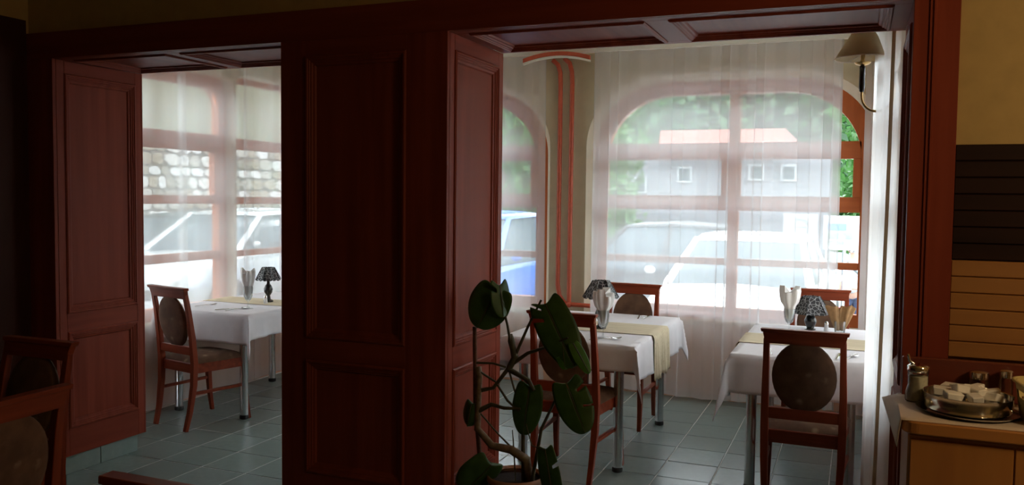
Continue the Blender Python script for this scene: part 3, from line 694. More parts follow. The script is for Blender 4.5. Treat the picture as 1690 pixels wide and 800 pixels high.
def fork(label, loc, rz):
    t = MB(); t.tube([(-.095, 0, .003), (-.03, 0, .005), (.03, 0, .004), (.05, 0, .004)], [.006, .004, .004, .011], 8, sy=.35)
    for k in (-1.5, -.5, .5, 1.5): t.tube([(.048, k * .006, .004), (.075, k * .006, .003), (.095, k * .0055, .005)], [.0022, .002, .0012], 6)
    o = t.obj('fork', M['steel'], smooth=True); o.location = loc; o.rotation_euler = (0, 0, rz); tag(o, label, 'fork')
def spoon(label, loc, rz):
    t = MB(); t.tube([(-.095, 0, .003), (-.03, 0, .006), (.045, 0, .005)], [.006, .004, .0045], 8, sy=.4)
    t.grid(lambda u, v: (.072 + .034 * (2 * u - 1), .021 * (2 * v - 1) * math.sqrt(max(0, 1 - (2 * u - 1) ** 2 * .98)), .004 + .007 * ((2 * u - 1) ** 2 + (2 * v - 1) ** 2 * .6)), 10, 8)
    o = t.obj('spoon', M['steel'], smooth=True, fix=False); o.location = loc; o.rotation_euler = (0, 0, rz); tag(o, label, 'spoon')
def knife(label, loc, rz):
    t = MB(); t.tube([(-.10, 0, .0045), (.0, 0, .0045)], [.007, .006], 8, sy=.5)
    t.prism([(0, -.007), (.085, -.008), (.105, .004), (.09, .008), (0, .006)], lambda u, v, d: (u, v, d), .0035, .0055)
    o = t.obj('knife', M['steel'], smooth=True); o.location = loc; o.rotation_euler = (0, 0, rz); tag(o, label, 'knife')
zc = ZT - .002
fork('steel fork at the left end of the left table', (-4.43, 4.93, zc), 1.4); knife('steel knife lying at the near edge of the left table', (-4.13, 4.83, zc), 1.0); spoon('steel spoon beside the napkin glass on the left table', (-4.07, 4.84, zc), 1.3)
spoon('steel spoon by the foot of the napkin glass on the middle table', (-1.345, 4.76, zc), .6); fork('steel fork at the far edge of the middle table', (-1.385, 5.77, zc), 1.7); knife('steel knife at the far edge of the middle table', (-1.34, 5.80, zc), 1.5)
fork('steel fork left of the round chair back on the right table', (-.42, 4.78, zc - .001), 1.75); spoon('shiny steel spoon at the right end of the right table', (-.025, 4.75, zc - .001), 1.2); knife('steel knife right of the round chair back on the right table', (-.075, 4.78, zc - .001), 1.5)

# ------------------------------------------------------------------ wall sconce
sc_ = thing('wall_sconce', 'brass wall sconce with cream conical shade on the right side wall', 'lamp', (XR - .028, 4.22, 2.14))
MB().lathe([(.012, -.05), (.032, -.045), (.038, -.02), (.038, .02), (.032, .045), (.012, .05)], 20, cap=True).obj('back_plate', M['brass'], sc_, smooth=True)
ar = [(0, 0, .012), (-.045, 0, .012), (-.052, 0, 0), (-.052, 0, -.08)] + [(-.052 - .0665 + .0665 * math.cos(a), 0, -.09 - .072 * math.sin(a)) for a in [PI * i / 14 for i in range(15)]] + [(-.185, 0, -.07), (-.185, 0, -.045)]
MB().tube(ar, .0058, 10).obj('arm', M['brass'], sc_, smooth=True)
MB().lathe([(.004, -.075), (.010, -.07), (.013, -.058), (.013, .042), (.010, .046)], 16, (-.185, 0, 0), cap=True).obj('candle_sleeve', M['gloss_black'], sc_, smooth=True)
MB().lathe([(.010, .046), (.030, .052), (.036, .060), (.034, .060), (.012, .052), (.008, .075), (.010, .085), (.010, .115), (.004, .12)], 20, (-.185, 0, 0)).obj('drip_pan', M['brass'], sc_, smooth=True)
lo_ = MB().lathe([(.121, .078), (.048, .198)], 40, (-.185, 0, 0)).obj('lamp_shade', M['shade'], sc_, smooth=True); lo_.modifiers.new('thick', 'SOLIDIFY').thickness = .0016
hh = MB()
for r, z in ((.121, .078), (.048, .198)):
    hh.tube([(-.185 + r * math.cos(2 * PI * i / 40), r * math.sin(2 * PI * i / 40), z) for i in range(41)], .0028, 6)
for k in range(3): hh.tube([(-.185, 0, .10), (-.185 + .118 * math.cos(k * 2.1), .118 * math.sin(k * 2.1), .082)], .0018, 6)
hh.obj('shade_rings', M['paper'], sc_, smooth=True)

# ------------------------------------------------------------------ slatted boards on the yellow wall
def slats(name, label, z0, z1, n, mat, y=YP + .02):
    t = thing(name, label, 'wall board', (.305, y, z0)); h = (z1 - z0) / n
    MB().box((0, -.010, 0), (1.1, 0, z1 - z0)).obj('backing', mat, t)
    for k in range(n): MB().box((.0, -.020, k * h + .0014), (1.1, -.009, (k + 1) * h - .0014)).obj('slat', mat, t, bev=.003)
slats('slatted_board', 'dark brown horizontally slatted board on the yellow wall', 1.372, 1.77, 7, M['dark_slat'])
slats('slatted_board', 'ochre horizontally slatted board below the dark one, behind the counter', 1.03, 1.370, 6, M['ochre_slat'])

# ------------------------------------------------------------------ counter and what stands on it
ct = thing('counter', 'orange pine service counter with rounded top in the lower right corner', 'counter', (0, 0, 0))
MB().box((.165, 2.90, 0), (1.6, 3.29, .848)).obj('body', M['pine_z'], ct, bev=.004)
for k in range(5): MB().box((.172 + k * .285, 2.888, .04), (.172 + (k + 1) * .285 - .004, 2.901, .835)).obj('front_board', M['pine_z'], ct, bev=.002)
MB().prism([(.145, 2.915), (.150, 2.893), (.168, 2.875), (.19, 2.868), (1.62, 2.868), (1.62, 3.296), (.145, 3.296)], lambda u, v, d: (u, v, d), .855, .893).obj('worktop', M['pine_x'], ct, bev=.004)
MB().box((.17, 2.905, .848), (1.6, 3.29, .855)).obj('shadow_gap', M['black'], ct)
MB().box((.16, 3.268, .893), (1.6, 3.294, 1.028)).obj('back_board', M['redboard'], ct, bev=.003)
ZC = .8965
vs = MB()
def cc(u, v):
    q = u * 1.32; y = 2.880 + v * .380
    if q >= .09: return (.142 + q - .09, y, ZC - .0015)
    k = (.09 - q) / .09; return (.142 - k * (.010 + .035 * v), y - .01 * k * (1 - v), ZC - .0015 - .085 * k * (1 - .75 * v) ** 1.2)
o = MB().grid(cc, 58, 8).obj('counter_cloth', M['paper'], smooth=True, fix=False); o.modifiers.new('thick', 'SOLIDIFY').thickness = .0015
tag(o, 'pale cloth runner on the counter, its left end hanging over the edge', 'cloth')
s1 = thing('sugar_shaker', 'glass sugar shaker with metal spout at the left end of the counter', 'sugar shaker', (.205, 3.17, ZC))
MB().lathe([(.038, 0), (.040, .006), (.040, .03), (.032, .055), (.033, .105), (.032, .106)], 24, cap=True).obj('jar', M['tableglass'], s1, smooth=True)
MB().lathe([(.036, .004), (.0375, .03), (.030, .055), (.030, .085)], 24, cap=True).obj('sugar', M['sugar'], s1, smooth=True)
MB().lathe([(.034, .100), (.035, .104), (.035, .118), (.028, .124), (.004, .128)], 24, cap=True).tube([(-.012, 0, .122), (-.028, 0, .135), (-.033, 0, .158)], [.007, .005, .004], 8).obj('lid', M['steel'], s1, smooth=True)
tr = thing('serving_tray', 'round steel tray under the bowl on the counter', 'tray', (.345, 3.065, ZC))
MB().lathe([(.001, .002), (.135, .002), (.150, .010), (.152, .012), (.148, .008), (.135, 0), (.001, 0)], 48).obj('tray_dish', M['steel'], tr, smooth=True)
bw = thing('steel_bowl', 'shiny steel bowl of white sachets standing on the round tray', 'bowl', (.345, 3.065, ZC + .003))
MB().lathe([(.001, .002), (.118, .003), (.127, .012), (.130, .056), (.132, .058), (.127, .056), (.123, .016), (.112, .008), (.001, .007)], 48).obj('bowl_wall', M['steel'], bw, smooth=True)
rb = random.Random(4)
sm = MB().prism([(-.024, -.011), (.024, -.011), (.028, .014), (-.028, .014)], lambda u, v, d: (d, u, v), -.017, .017).mesh('sachet', M['creamer'], bev=.0025)
for lay, (n, rr) in enumerate(((7, .078), (7, .074), (4, .03))):
    for k in range(n):
        a = 2 * PI * k / n + lay * .4
        o = link('sachet', sm, None, (.345 + rr * math.cos(a), 3.065 + rr * math.sin(a), ZC + .030 + .028 * min(lay, 1) + (.012 if lay == 2 else 0) + rb.uniform(0, .004)))
        o.rotation_euler = (rb.uniform(-.3, .3), rb.uniform(-.3, .3), a + 1.57 + rb.uniform(-.5, .5)); tag(o, 'white sachet heaped in the steel bowl on the counter', 'sachet', 'white sachets in the steel bowl')
def glass_jar(label, loc, r, h, steel):
    t = thing('glass_jar', label, 'jar', loc)
    MB().lathe([(r * .9, 0), (r, .004), (r, h * .8), (r * .85, h * .9), (r * .85, h)], 24, cap=True).obj('jar', M['tableglass'], t, smooth=True)
    MB().lathe([(r * .92, h - .004), (r * .95, h), (r * .95, h + .018), (r * .7, h + .022), (.002, h + .023)], 24, cap=True).obj('lid', M['steel'], t, smooth=True)
glass_jar('clear glass jar with metal lid behind the steel bowl', (.395, 3.235, ZC), .032, .085, 1); glass_jar('small glass jar with shiny lid between bowl and basket', (.475, 3.235, ZC), .022, .095, 1)
# plastic basket
bk = thing('plastic_basket', 'yellow plastic basket with handle holes at the right end of the counter', 'basket', (.605, 3.02, ZC), .12)
def shell(u, v, k, inn):
    a = 2 * PI * u; c, s = math.cos(a), math.sin(a); e = 4.0
    q = (abs(c) ** e + abs(s) ** e) ** (-1 / e); g = .88 + .12 * v
    return ((.128 - inn) * q * c * g, (.105 - inn) * q * s * g, .004 + .115 * v)
bmb = MB(); nu, nv = 72, 14
for inn in (0, .004):
    vsb = [shell(i / nu, j / nv, 0, inn) for i in range(nu) for j in range(nv + 1)]; fsb = []
    for i in range(nu):
        for j in range(nv):
            hole = False
            for q in (18, 54, 0, 36):                       # handle slots in the four sides
                dd = min(abs(i + .5 - q), nu - abs(i + .5 - q))
                if dd < 4.5 and 8 <= j <= 10: hole = True
                if q in (18, 54) and dd < 10 and j in (2, 4, 6) and i % 2 == 0: hole = True
            if not hole: fsb.append((i * (nv + 1) + j, ((i + 1) % nu) * (nv + 1) + j, ((i + 1) % nu) * (nv + 1) + j + 1, i * (nv + 1) + j + 1))
    bmb.add(vsb, fsb)
bmb.obj('basket_wall', M['plastic'], bk, smooth=True, fix=False)
MB().prism([shell(i / nu, .02, 0, .002)[:2] for i in range(nu)], lambda u, v, d: (u, v, d), .001, .005).obj('basket_base', M['plastic'], bk)
MB().tube([shell(i / nu, 1, 0, -.003) for i in range(nu + 1)], .0065, 8, sy=.7).obj('basket_rim', M['plastic'], bk, smooth=True)

# ------------------------------------------------------------------ monstera
pl = thing('potted_monstera', 'leggy monstera in a dark pot tied to a stake beside the partition pillar', 'plant', (-1.40, 3.52, 0))
def W(p): return V(p) - V((-1.40, 3.52, 0))
MB().lathe([(.095, 0), (.10, .01), (.122, .30), (.118, .30), (.115, .27)], 32, cap=True).obj('pot', M['pot'], pl, smooth=True)
MB().lathe([(.118, .285), (.130, .295), (.131, .318), (.127, .322), (.116, .31)], 32).obj('pot_rim', M['pot_rim'], pl, smooth=True)
MB().lathe([(.001, .298), (.06, .300), (.117, .292)], 24).obj('soil', M['soil'], pl, smooth=True)
MB().tube([W((-1.490, 3.50, .28)), W((-1.565, 3.50, .36)), W((-1.590, 3.50, .6)), W((-1.60, 3.50, .98))], [.010, .011, .012, .010], 8).obj('stake', M['stake'], pl, smooth=True)
def stem(pts, r, mat='stem', name='stem'): return MB().tube([W(p) for p in pts], r, 8).obj(name, M[mat], pl, smooth=True)
stem([(-1.33, 3.52, .29), (-1.34, 3.50, .40), (-1.41, 3.49, .44), (-1.50, 3.48, .45), (-1.57, 3.475, .52), (-1.565, 3.47, .62), (-1.56, 3.47, .76), (-1.575, 3.48, .80)], [.020, .022, .020, .017, .016, .014, .014, .018], 'bark')
stem([(-1.36, 3.52, .29), (-1.365, 3.52, .5), (-1.36, 3.51, .6), (-1.33, 3.50, .66)], [.011, .009, .007, .006])
stem([(-1.57, 3.47, .60), (-1.50, 3.47, .64), (-1.44, 3.47, .63), (-1.36, 3.47, .635)], [.012, .010, .008, .006])
stem([(-1.55, 3.47, .70), (-1.50, 3.49, .71), (-1.42, 3.50, .82), (-1.40, 3.50, .86)], [.010, .008, .010, .013])
stem([(-1.43, 3.50, .80), (-1.40, 3.50, .86), (-1.42, 3.50, .93), (-1.425, 3.50, .96)], [.015, .016, .017, .010])
stem([(-1.41, 3.50, .85), (-1.43, 3.48, 1.0), (-1.465, 3.46, 1.155)], [.008, .006, .005], name='petiole')
stem([(-1.41, 3.50, .84), (-1.34, 3.50, 1.0), (-1.28, 3.50, 1.12)], [.008, .006, .005], name='petiole')
stem([(-1.42, 3.50, .82), (-1.34, 3.50, .88), (-1.24, 3.48, .92), (-1.14, 3.46, .97)], [.009, .008, .006, .004], name='petiole')
stem([(-1.43, 3.50, .80), (-1.33, 3.49, .76), (-1.30, 3.48, .72)], [.013, .011, .008], name='petiole')
stem([(-1.58, 3.48, .82), (-1.50, 3.48, .825), (-1.44, 3.49, .81)], [.006, .005, .005], name='aerial_root')
stem([(-1.57, 3.47, .79), (-1.49, 3.49, .74), (-1.43, 3.49, .66), (-1.37, 3.48, .62)], [.005, .005, .006, .005], name='aerial_root')
stem([(-1.43, 3.5, .8), (-1.40, 3.49, .72), (-1.37, 3.49, .64)], [.005, .005, .004], name='aerial_root')
stem([(-1.56, 3.47, .60), (-1.47, 3.49, .50), (-1.38, 3.50, .42)], [.004, .004, .005], name='aerial_root')
stem([(-1.315, 3.5, .29), (-1.27, 3.5, .55), (-1.20, 3.5, .70), (-1.17, 3.5, .74)], [.009, .007, .006, .005], name='petiole')
stem([(-1.39, 3.50, .29), (-1.40, 3.49, .48), (-1.405, 3.49, .53)], [.004, .003, .002], name='aerial_root')
stem([(-1.34, 3.48, .58), (-1.30, 3.46, .48), (-1.24, 3.45, .47)], [.003, .003, .003], name='petiole')
def leaf(base, tip, width, roll=0, cuts=(), lobe=.16, bend=.05, mat='leaf', asym=1.0, cup=.12):
    """heart shaped blade from petiole joint to tip; roll turns the blade about its midrib; cuts = (side, t) splits from the margin"""
    base, tip = W(base), W(tip); ax = tip - base; L = ax.length; ax.normalize()
    view = (V((0.37, -.93, .05))).normalized(); side = ax.cross(view).normalized(); nr = side.cross(ax)
    rm = Matrix.Rotation(roll, 3, ax); side = rm @ side; nr = rm @ nr
    nt = 34; nw = 7; mb = MB()
    for sg in (-1, 1):
        pts = []
        for i in range(nt + 1):
            th = PI * i / nt; t = i / nt
            al = L * ((1 - math.cos(th)) / 2) ** .9 - lobe * L * 1.5 * math.exp(-((th - .62) / .48) ** 2) * (1 - math.exp(-th * 5))
            half = width * .5 * (math.sin(th) ** .8) * (1 + .22 * math.cos(th)) * (asym if sg < 0 else 1) if 0 < i < nt else 0
            mid = L * t ** 1.1; row = []
            for j in range(nw + 1):
                k = j / nw; a_ = mid + (al - mid) * k; x = half * k
                cut = any(cs == sg and abs(t - ct_) < cw and k > .45 for (cs, ct_, cw) in cuts); tt = a_ / L
                row.append((base + ax * a_ + side * (sg * x) + nr * (-bend * L * tt * tt - cup * width * k * k * .5 + .02 * width * math.sin(8 * t) * k), cut))
            pts.append(row)
        o = len(mb.v); mb.v += [tuple(p[0]) for r in pts for p in r]
        for i in range(nt):
            for j in range(nw):
                if pts[i][j + 1][1] and pts[i + 1][j + 1][1]: continue
                mb.f.append((o + i * (nw + 1) + j, o + (i + 1) * (nw + 1) + j, o + (i + 1) * (nw + 1) + j + 1, o + i * (nw + 1) + j + 1))
    lf = mb.obj('leaf', M[mat], pl, smooth=True, fix=False, angle=80); lf.modifiers.new('thick', 'SOLIDIFY').thickness = .0012
    MB().tube([base, base + ax * (L * .5) - nr * (bend * L * .25 - .002), tip - nr * (bend * L - .002)], [.0035, .0025, .001], 6).obj('midrib', M['stem'], lf)
    return lf
leaf((-1.475, 3.46, 1.165), (-1.560, 3.44, .985), .185, .15, lobe=.10, bend=.02)
leaf((-1.462, 3.46, 1.180), (-1.435, 3.45, 1.04), .10, -.6, lobe=.2, cuts=((1, .30, .04),))
leaf((-1.262, 3.50, 1.105), (-1.105, 3.44, .85), .17, .1, cuts=((1, .20, .035), (1, .32, .03), (-1, .55, .02)), lobe=.13, bend=.03)
leaf((-1.17, 3.47, .955), (-1.145, 3.44, .835), .075, .2, cuts=((1, .5, .04),), mat='leaf_young', lobe=.1)
leaf((-1.12, 3.47, .945), (-1.035, 3.44, .83), .06, -.3, mat='leaf_young', lobe=.1)
leaf((-1.325, 3.49, .735), (-1.345, 3.46, .52), .135, .3, lobe=.12, bend=.06)
leaf((-1.155, 3.49, .765), (-1.050, 3.44, .57), .155, .1, cuts=((-1, .30, .03), (-1, .52, .03)), lobe=.14, bend=.02)
leaf((-1.235, 3.45, .475), (-1.165, 3.41, .19), .10, .5, cuts=((-1, .35, .03), (-1, .6, .03)), lobe=.10)
leaf((-1.595, 3.46, .635), (-1.612, 3.45, .53), .08, .4, lobe=.15, cup=.5)
leaf((-1.485, 3.44, .375), (-1.60, 3.40, .235), .18, -.5, lobe=.15, bend=.1, cup=.3)

# ------------------------------------------------------------------ lamp of the near room (out of frame to the right)
gl = thing('pendant_lamp', 'round warm pendant lamp on the ceiling of the near room', 'lamp', (1.4, 2.05, 2.25))
MB().sphere((0, 0, 0), .15, 20, 14).obj('globe', M['bulb'], gl, smooth=True); MB().tube([(0, 0, .145), (0, 0, CA - 2.252)], .008, 8).obj('rod', M['brass'], gl)
ld = bpy.data.lights.new('pendant_light', 'POINT'); ld.energy = LAMP_A_POWER; ld.color = (1, .72, .40); ld.shadow_soft_size = .16
lo = bpy.data.objects.new('pendant_light', ld); COL.objects.link(lo); lo.parent = gl; lo.location = (0, 0, -.18)

# ------------------------------------------------------------------ outside
def ground(x, y): return .65 - .0286 * x - .100 * min(y, 15) - .01 * max(0, y - 15)
gxs = [-60, -30, -20, -14, -10, -8, -6.5, -5.06, -3, -1, 1, 3, 6, 12, 30, 60]; gys = [-10, 0, 4, 7.1, 8, 9, 10, 12, 15, 20, 30, 60, 120]
mb = MB(); vs = [(x, y, min(ground(x, y), .2)) for x in gxs for y in gys]; n = len(gys)
fs = [(i * n + j, (i + 1) * n + j, (i + 1) * n + j + 1, i * n + j + 1) for i in range(len(gxs) - 1) for j in range(n - 1) if not (gxs[i] >= -5.1 and gxs[i] < 6 and gys[j] < 7)]
tag(mb.add(vs, fs).obj('street', M['asphalt'], fix=False), kind='structure')
hb = MB().grid(lambda u, v: (-75 + 150 * u, 50 + 40 * v, -3 + 26 * v ** .6 * (.85 + .12 * math.sin(9 * u + 1) + .08 * math.sin(23 * u))), 40, 8)
hill = hb.obj('wooded_hill', M['foliage_dark'], smooth=True, fix=False); tag(hill, kind='structure')
rh = random.Random(31); vs = []; fs = []
for i in range(26000):
    u, v = rh.uniform(.2, .72), rh.random() ** 1.5; c = V((-75 + 150 * u, 50 + 40 * v, -3 + 26 * v ** .6 * (.85 + .12 * math.sin(9 * u + 1) + .08 * math.sin(23 * u)))) + V((rh.gauss(0, .5), rh.uniform(-1.5, .2), rh.uniform(.2, 1.6) + .9 * math.sin(u * 90) * math.sin(v * 20)))
    a = V((rh.gauss(0, 1), rh.gauss(0, 1), rh.gauss(0, 1))).normalized(); b = a.cross(V((rh.gauss(0, 1), rh.gauss(0, 1), rh.gauss(0, 1)))).normalized(); e = rh.uniform(.35, .75); o = len(vs)
    vs += [c - a * e, c + b * e * .6, c + a * e, c - b * e * .6]; fs.append((o, o + 1, o + 2, o + 3))
hf = MB().add(vs, fs).obj('hill_foliage', M['foliage'], hill, fix=False); hf['kind'] = 'stuff'
tag(MB().box((XR + .26, YQ + .02, -.35), (6.1, 7.2, -.15)).obj('pavement', M['asphalt']), kind='structure')
def car(label, loc, rz, paint, Ln=4.2, Wd=1.75, Ht=1.48, suv=0.0, name='car'):
    t = thing(name, label, 'car', loc, rz, None); h = Wd / 2; zb = .62 + suv * .25; k = Ht
    # stations along the length (front is +X): x, half width, belt height
    st = [(-Ln / 2, h * .86, zb + .18), (-Ln / 2 + .08, h * .93, zb + .28), (-Ln / 2 + .5, h * .99, zb + .32), (-.2, h, zb + .30), (Ln / 2 - 1.35, h, zb + .28), (Ln / 2 - 1.0, h * .985, zb + .26), (Ln / 2 - .5, h * .95, zb + .19), (Ln / 2 - .15, h * .86, zb + .10), (Ln / 2, h * .74, zb - .02)]
    vs = []; m = 12
    for x, w_, zt in st:
        lo = .24 + suv * .1
        pr = [(0, lo), (w_ * .86, lo), (w_ * .97, lo + .10), (w_, lo + .28), (w_ * .985, zt - .16), (w_ * .95, zt - .04), (w_ * .86, zt), (0, zt + .045)]
        full = pr + [(-a, b) for a, b in reversed(pr[1:-1])]; m = len(full); vs += [(x, a, b) for a, b in full]
    fs = [(i * m + j, i * m + (j + 1) % m, (i + 1) * m + (j + 1) % m, (i + 1) * m + j) for i in range(len(st) - 1) for j in range(m)] + [tuple(range(m)), tuple(reversed(range((len(st) - 1) * m, len(st) * m)))]
    MB().add(vs, fs).obj('body', paint, t, smooth=True, angle=40)
    # glasshouse
    zl = zb + .27; xr0, xf0 = -Ln / 2 + .28, Ln / 2 - 1.12; xr1, xf1 = -Ln / 2 + .75, Ln / 2 - 1.85
    def ring(x0, x1, w_, z, c): return [(x0, -w_ * c, z), (x0 + .0, w_ * c, z), (x1, w_ * c, z), (x1, -w_ * c, z)]
    low = [(xr0, -h * .80, zl), (xr0, h * .80, zl), ((xr0 + xf0) / 2, h * .90, zl), (xf0, h * .84, zl), (xf0 + .12, 0, zl), (xf0, -h * .84, zl), ((xr0 + xf0) / 2, -h * .90, zl)]
    top = [(xr1, -h * .62, k - .06), (xr1, h * .62, k - .06), ((xr1 + xf1) / 2, h * .72, k - .03), (xf1, h * .66, k - .06), (xf1 + .08, 0, k - .05), (xf1, -h * .66, k - .06), ((xr1 + xf1) / 2, -h * .72, k - .03)]
    n_ = len(low); MB().add(low + top, [(i, (i + 1) % n_, n_ + (i + 1) % n_, n_ + i) for i in range(n_)]).obj('windows', M['carglass'], t, smooth=True, angle=25)
    rf = []; nn = 6
    for j, (s_, dz) in enumerate(((1.03, 0), (1.0, .03), (.7, .06), (.02, .07))):
        cx = sum(p[0] for p in top) / n_
        rf += [(cx + (p[0] - cx) * s_ * 1.02, p[1] * s_, p[2] + dz - .015) for p in top]
    MB().add(rf, [(j * n_ + i, j * n_ + (i + 1) % n_, (j + 1) * n_ + (i + 1) % n_, (j + 1) * n_ + i) for j in range(3) for i in range(n_)]).obj('roof', paint, t, smooth=True, angle=60)
    for i in (0, 1, 2, 3, 5, 6): MB().tube([V(low[i]), V(top[i])], [.05, .035], 6).obj('pillar', paint, t, smooth=True)
    for sx in (-1, 1):
        for sy in (-1, 1):
            wx = sx * Ln * .31; r = .32 + suv * .04
            wh = MB().tube([(wx, sy * (h - .20), r), (wx, sy * (h + .005), r)], r, 22).obj('wheel', M['black'], t, smooth=True)
            MB().tube([(wx, sy * (h + .0), r), (wx, sy * (h + .012), r)], r * .62, 16).obj('hubcap', M['chrome'], wh, smooth=True)
    for sy in (-1, 1):
        MB().sphere((Ln / 2 - 1.25, sy * (h + .09), zb + .40), .062, 12, 8, (.5, 1.0, .7)).obj('side_mirror', paint, t, smooth=True)
        MB().sphere((Ln / 2 - .13, sy * h * .66, zb + .02), .14, 12, 8, (.6, 1.2, .55)).obj('headlight', M['light_lens'], t, smooth=True)
        MB().box((-Ln / 2 - .012, sy * h * .70 - .12, zb - .02), (-Ln / 2 + .06, sy * h * .70 + .12, zb + .13)).obj('tail_light', M['pinkbag'], t, bev=.01)
    MB().box((Ln / 2 - .06, -.42, zb - .22), (Ln / 2 + .015, .42, zb - .10)).obj('grille', M['black'], t, bev=.01)
    return t
def park(label, x, y, rz, paint, **k): return car(label, (x, y, ground(x, y)), rz, paint, **k)
park('white car facing the big arched window', -1.14, 10.1, R(-92), M['car_white'], Ln=4.0, Wd=1.78, Ht=1.50, suv=.35)
park('dark grey car parked behind the white car', -3.05, 13.25, R(175), M['car_dark'], Ln=4.0, Wd=1.75, Ht=1.80, suv=.7)
park('silver car alongside the left wall window', -8.1, 9.7, R(-88), M['car_silver'], Ln=4.3, Wd=1.75, Ht=1.44)
park('dark teal car between the silver car and the stone wall', -10.2, 10.7, R(-90), M['car_teal'], Ln=4.1, Wd=1.72, Ht=1.38)
park('blue car seen through the window left of the red pipes', -4.62, 10.15, R(-93), M['car_blue'], Ln=4.2, Wd=1.75, Ht=1.6, suv=.3)
park('silver car far right behind the white car', -1.2, 17.6, R(6), M['car_silver'], Ln=4.2, Wd=1.75, Ht=1.6, suv=.3)
# stone retaining wall
sw = MB().box((-12.6, 9.2, -.6), (-12.06, 16.6, 2.46)).obj('retaining_wall', M['mortar']); tag(sw, 'rubble stone retaining wall beyond the left window', 'wall')
rs = random.Random(11); z = .05; cnt = 0
shapes = []
for k in range(10):
    mb = MB(); pts = []
    nn = 7; 
    for i in range(nn):
        a = 2 * PI * i / nn + rs.uniform(-.2, .2); c, s = math.cos(a), math.sin(a); q = (abs(c) ** 5 + abs(s) ** 5) ** (-.2)
        pts.append((.49 * c * q * rs.uniform(.86, 1.0), .49 * s * q * rs.uniform(.86, 1.0)))
    mb.prism(pts, lambda u, v, d: (d, u, v), -.3, .5)
    me = mb.mesh('stone', M['stone%d' % (k % 5)], bev=.05); shapes.append(me)
while z < 2.42:
    h = rs.uniform(.17, .27); y = 9.25 + rs.uniform(-.1, .1)
    while y < 16.45:
        wd = rs.uniform(.2, .46)
        if cnt < 300:
            o = link('stone', rs.choice(shapes), sw, (-12.06, y + wd / 2, z + h / 2)); o.scale = (.10 * rs.uniform(.5, 1.2), wd * .97, h * .97); o.rotation_euler = (rs.uniform(-.06, .06), 0, 0); cnt += 1
        y += wd
    z += h
bl = thing('rendered_house', 'olive beige house front above the stone wall', 'building', (-13.2, 12.5, 0))
MB().box((-3, -9, -1), (.4, 9, 7.2)).obj('wall', M['facade'], bl)
for k in range(4):
    wf = MB().box((.38, -7 + k * 4.2, 3.9), (.43, -5.9 + k * 4.2, 5.4)).obj('window', M['white'], bl, bev=.01); MB().box((.425, -6.92 + k * 4.2, 3.98), (.44, -5.98 + k * 4.2, 5.32)).obj('pane', M['carglass'], wf)
MB().prism([(-3.4, 7.2), (.9, 7.2), (-1.3, 8.7)], lambda u, v, d: (u, d, v), -9.3, 9.3).obj('roof', M['roof_red'], bl)
# low grey house with red roof
hs = thing('low_house', 'low grey house with a red tiled roof across the street', 'building', (-4.2, 27.2, 0))
MB().box((-3.6, 0, -2.5), (3.3, 5, 3.05)).obj('wall', M['grey_wall'], hs)
MB().box((-1.75, -.62, 3.05), (2.12, -.30, 3.20)).obj('gutter', M['white'], hs, bev=.02)
MB().prism([(-.5, 3.2), (5.3, 3.2), (5.0, 3.74), (-.2, 3.74)], lambda u, v, d: (d, u, v), -1.7, 2.08).obj('roof', M['roof_red'], hs)
for xx, zz in ((-.95, 2.35), (1.25, 2.42), (2.2, 2.40), (-2.4, 2.0)):
    wf = MB().box((xx - .24, -.05, zz - .26), (xx + .24, .03, zz + .26)).obj('window', M['board_grey'], hs, bev=.01); MB().box((xx - .17, -.06, zz - .19), (xx + .17, -.045, zz + .19)).obj('pane', M['carglass'], wf)
# trees
def tree(label, x, y, h, r, seed, mat, n=3000, ls=.16, group='trees beyond the street'):
    rn = random.Random(seed); g = ground(x, y); t = thing('leafy_tree', label, 'tree', (x, y, g), 0, group)
    MB().tube([(0, 0, 0), (.1, .05, h * .3), (0, .1, h * .6)], [r * .09, r * .07, r * .03], 8).obj('trunk', M['trunk'], t, smooth=True)
    blobs = [(rn.uniform(-.6, .6) * r, rn.uniform(-.6, .6) * r, h * rn.uniform(.3, .9), r * rn.uniform(.4, .65)) for _ in range(11)]
    vs = []; fs = []
    for i in range(n):
        bx, by, bz, br = rn.choice(blobs); a = rn.uniform(0, 2 * PI); ct_ = rn.uniform(-1, 1); s = math.sqrt(1 - ct_ * ct_); q = br * rn.uniform(.75, 1.05)
        c = V((bx + q * s * math.cos(a), by + q * s * math.sin(a), bz + q * ct_)); u = V((rn.gauss(0, 1), rn.gauss(0, 1), rn.gauss(0, 1))).normalized(); w_ = u.cross(V((rn.gauss(0, 1), rn.gauss(0, 1), rn.gauss(0, 1)))).normalized()
        e = ls * rn.uniform(.7, 1.3); o = len(vs); vs += [c - u * e, c + w_ * e * .5, c + u * e, c - w_ * e * .5]; fs.append((o, o + 1, o + 2, o + 3))
    cr = MB().add(vs, fs).obj('crown', M[mat], t, fix=False); cr['kind'] = 'stuff'
tree('light green tree in the uncurtained gap at the right edge of the big window', 1.6, 20.6, 6.8, 2.7, 1, 'foliage', 5200, .13)
tree('broad dark tree directly behind the low house', -5, 42, 12, 4.6, 2, 'foliage_dark', 4200, .34)
tree('tall green tree left of the low house', -18, 43, 13, 4.6, 3, 'foliage', 4200, .32)
tree('dark tree right of the low house roof', 8, 43, 13, 4.6, 4, 'foliage_dark', 4000, .32)
tree('green tree at the far left behind the pier window', -31, 42, 13, 4.6, 5, 'foliage_dark', 4000, .34)
tree('green tree far right beyond the side wall', 20.5, 42, 13, 4.4, 6, 'foliage', 3500, .34)
tree('small bushy tree at the left corner of the low house', -6.9, 24.5, 4.6, 1.3, 7, 'foliage', 1800, .14)
tree('low round shrub left of the dark grey car', -5.6, 19.2, 2.7, 1.4, 8, 'foliage', 2200, .12)
